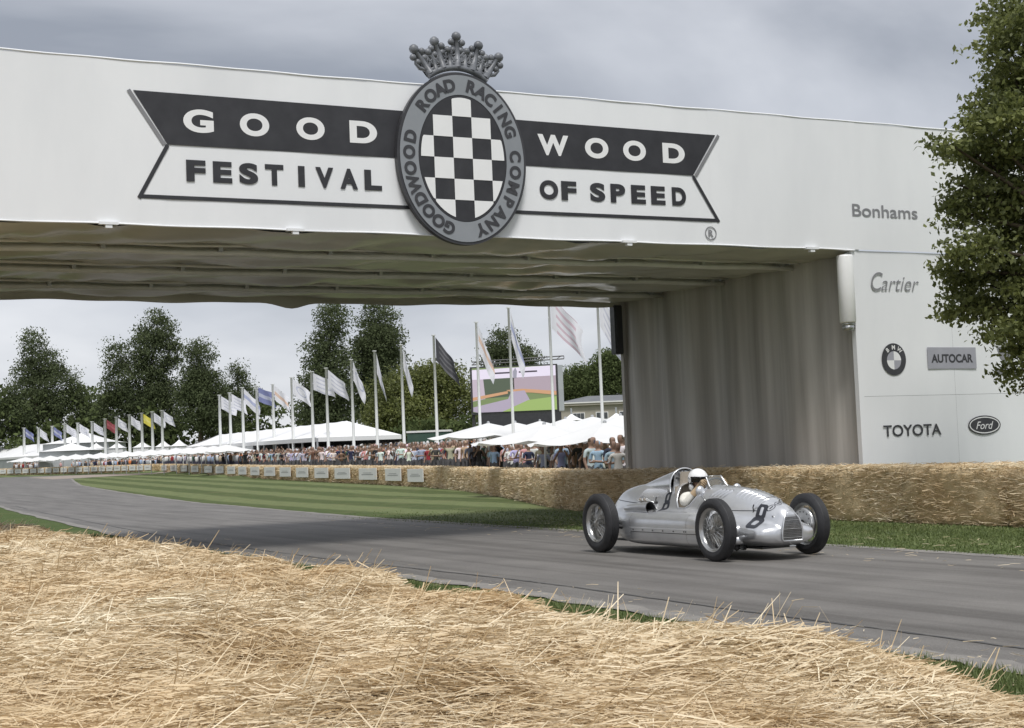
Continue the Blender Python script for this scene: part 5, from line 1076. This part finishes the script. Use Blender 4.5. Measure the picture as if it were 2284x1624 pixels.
# ------------------------------------------------------------------ foreground straw berm
UA, VA = np.array([.895, .447]), np.array([.447, -.895])      # across the berm / along it (towards the right)
def berm_h(u, v):
    x, y = UA[0]*u+VA[0]*v, UA[1]*u+VA[1]*v; crest = 3.95-.25*sstep(12, 26, -v)+.16*np.sin(v*.9)+.10*np.sin(v*2.3+1)
    f = 1-sstep(crest-.15, crest+.85, u); h = (.47-.07*sstep(7, 4, -v))*f
    nz_ = np.array([noise.noise((a*.8, b*.8, 0))*.10+noise.noise((a*2.4, b*2.4, 5))*.115+noise.noise((a*6, b*6, 9))*.04 for a, b in zip(x.ravel(), y.ravel())]).reshape(x.shape)
    h = h+nz_*np.clip(f*2.2, 0, 1)
    h -= .33*np.exp(-(((x-1.42)*.9+(y-5.05)*.42)/.45)**2-(((y-5.05)*.9-(x-1.42)*.42)/.22)**2)      # hollow between two heaps
    h += .15*np.exp(-((x+.15)/.75)**2-((y-5.35)/.40)**2) - .13*np.exp(-((x+1.6)/1.1)**2-((y-6.4)/.35)**2) + .08*np.exp(-((x+1.9)/.9)**2-((y-8.2)/.7)**2)
    h += .06*np.exp(-((x+.9)/.8)**2-((y-5.6)/.6)**2)+.10*np.exp(-((x-1.0)/.7)**2-((y-5.9)/.35)**2)
    return np.maximum(h, -.02)-.012
us, vs2 = np.linspace(-4, 5.5, 96), np.concatenate([np.linspace(-2.0, -14, 118), np.linspace(-14.2, -36, 90)])
U, Vv = np.meshgrid(us, vs2); Hh = berm_h(U, Vv); Xb, Yb = UA[0]*U+VA[0]*Vv, UA[1]*U+VA[1]*Vv; nx, ny = len(us), len(vs2); idx = np.arange(nx*ny).reshape(ny, nx)
berm = tag(empty('straw_berm', (0, 0, 0)), 'bank of loose golden straw filling the foreground beside the road', 'straw bank')
np_mesh('straw_bed', np.stack([Xb, Yb, Hh], -1).reshape(-1, 3), np.stack([idx[:-1, :-1], idx[1:, :-1], idx[1:, 1:], idx[:-1, 1:]], -1).reshape(-1, 4), M_soil, berm, smooth=True)
NS = 1100000; vv = -np.exp(rs.uniform(math.log(3.6), math.log(34), NS)); uu = rs.uniform(-4, 5.05, NS); x = UA[0]*uu+VA[0]*vv; y = UA[1]*uu+VA[1]*vv
k = (np.abs(x) < .37*y+1.0) & (y > 3.2); uu, vv = uu[k], vv[k]; 
ui, vi = np.clip(np.interp(uu, us, np.arange(nx)), 0, nx-1.001), np.clip(np.interp(-vv, -vs2, np.arange(ny)), 0, ny-1.001); a, b = ui.astype(int), vi.astype(int); fa, fb = ui-a, vi-b
hh = Hh[b, a]*(1-fa)*(1-fb)+Hh[b, a+1]*fa*(1-fb)+Hh[b+1, a]*(1-fa)*fb+Hh[b+1, a+1]*fa*fb
k = hh > rs.uniform(-.02, .10, len(hh)); uu, vv, hh = uu[k][:430000], vv[k][:430000], hh[k][:430000]; n = len(uu)
x, y = UA[0]*uu+VA[0]*vv, UA[1]*uu+VA[1]*vv; dist = np.hypot(x, y)
big = np.array([noise.noise((p*1.1, q*1.1, 3)) for p, q in zip(x, y)])
lift = np.abs(rs.normal(0, .022, n)); yaw_ = np.where(rs.rand(n) < .75, rs.normal(0, .34, n)+big*1.3, rs.uniform(0, 6.28, n)); pit = rs.normal(0, .13, n); st_ = rs.rand(n) < .005; pit = np.where(st_, rs.uniform(.4, 1.2, n), pit)
ln = rs.uniform(.07, .30, n); zz_ = hh+lift+np.where(st_, ln*.35, 0)
straw_strands(np.stack([x, y, zz_], 1), yaw_, pit, ln, np.clip(.0012+.0002*dist, .0012, .0055)*rs.uniform(.7, 1.4, n), np.clip(rs.beta(1.5, 1.4, n)+big*.4, 0, 1), 'loose_straw', berm)
# upright stalks along the crest
m_ = 80; vv = -np.exp(rs.uniform(math.log(3.8), math.log(22), m_)); uu = 4.05+rs.normal(0, .28, m_); x, y = UA[0]*uu+VA[0]*vv, UA[1]*uu+VA[1]*vv; h_ = berm_h(uu[None], vv[None])[0]
ln = rs.uniform(.07, .19, m_); straw_strands(np.stack([x, y, h_+ln*.3], 1), rs.uniform(0, 6.3, m_), rs.uniform(.6, 1.5, m_), ln, .0028*np.ones(m_), rs.uniform(.5, 1, m_), 'upright_stalks', berm)
# grass blades beside the road
def blades(n, urange, vrange, hmin, hmax, name, lab):
    vv = -np.exp(rs.uniform(math.log(vrange[0]), math.log(vrange[1]), n)); uu = rs.uniform(*urange, n)
    x, y = UA[0]*uu+VA[0]*vv, UA[1]*uu+VA[1]*vv; k = (np.abs(x) < .38*y+.4) & (y > 3.5) & (wall_d(x, y) < -.02); x, y = x[k], y[k]; k = rs.rand(len(x)) > sstep(20, 42, np.hypot(x, y)); x, y = x[k], y[k]; n = len(x)
    h = rs.uniform(hmin, hmax, n); a = rs.uniform(0, 6.28, n); w_ = .0035+.0003*np.hypot(x, y); z = gz(x, y); ln = rs.normal(0, .4, (n, 2))*h[:, None]
    V = np.stack([np.stack([x-np.cos(a)*w_, y-np.sin(a)*w_, z-.005], 1), np.stack([x+np.cos(a)*w_, y+np.sin(a)*w_, z-.005], 1), np.stack([x+ln[:, 0], y+ln[:, 1], z+h], 1)], 1).reshape(-1, 3)
    tag(np_mesh(name, V, np.arange(n*3).reshape(-1, 3), M_blade, None, np.repeat(rs.rand(n), 3)), lab, 'grass', None, 'stuff')
M_blade = mat('grass_blade', (.075, .105, .03), .6, tone=(.18, .225, .075), trans=.25)
def near_u(): return (4.6, 6.38)
blades(60000, (4.6, 6.32), (3.8, 34), .03, .09, 'verge_grass', 'thin strip of lush grass between straw bank and road')
blades(110000, (12.62, 17.5), (2, 40), .015, .034, 'lawn_grass', 'short green grass between the road and the far straw wall')

# stray straw blown onto the asphalt and verges
n = 2600; vv = -np.exp(rs.uniform(math.log(5), math.log(34), n)); uu = np.where(rs.rand(n) < .7, 5.2+np.abs(rs.normal(0, .9, n)), rs.uniform(11.2, 14.8, n)); x, y = UA[0]*uu+VA[0]*vv, UA[1]*uu+VA[1]*vv
k = (np.abs(x) < .38*y+.3) & (wall_d(x, y) < -.05); x, y = x[k], y[k]; n = len(x)
straw_strands(np.stack([x, y, gz(x, y)+.014], 1), rs.uniform(0, 6.3, n), rs.normal(0, .04, n), rs.uniform(.04, .17, n), .0022*np.ones(n), rs.uniform(.3, 1, n), 'stray_straw'); tag(bpy.data.objects['stray_straw'], 'stray straw stalks blown onto the asphalt and verges', 'straw', None, 'stuff')
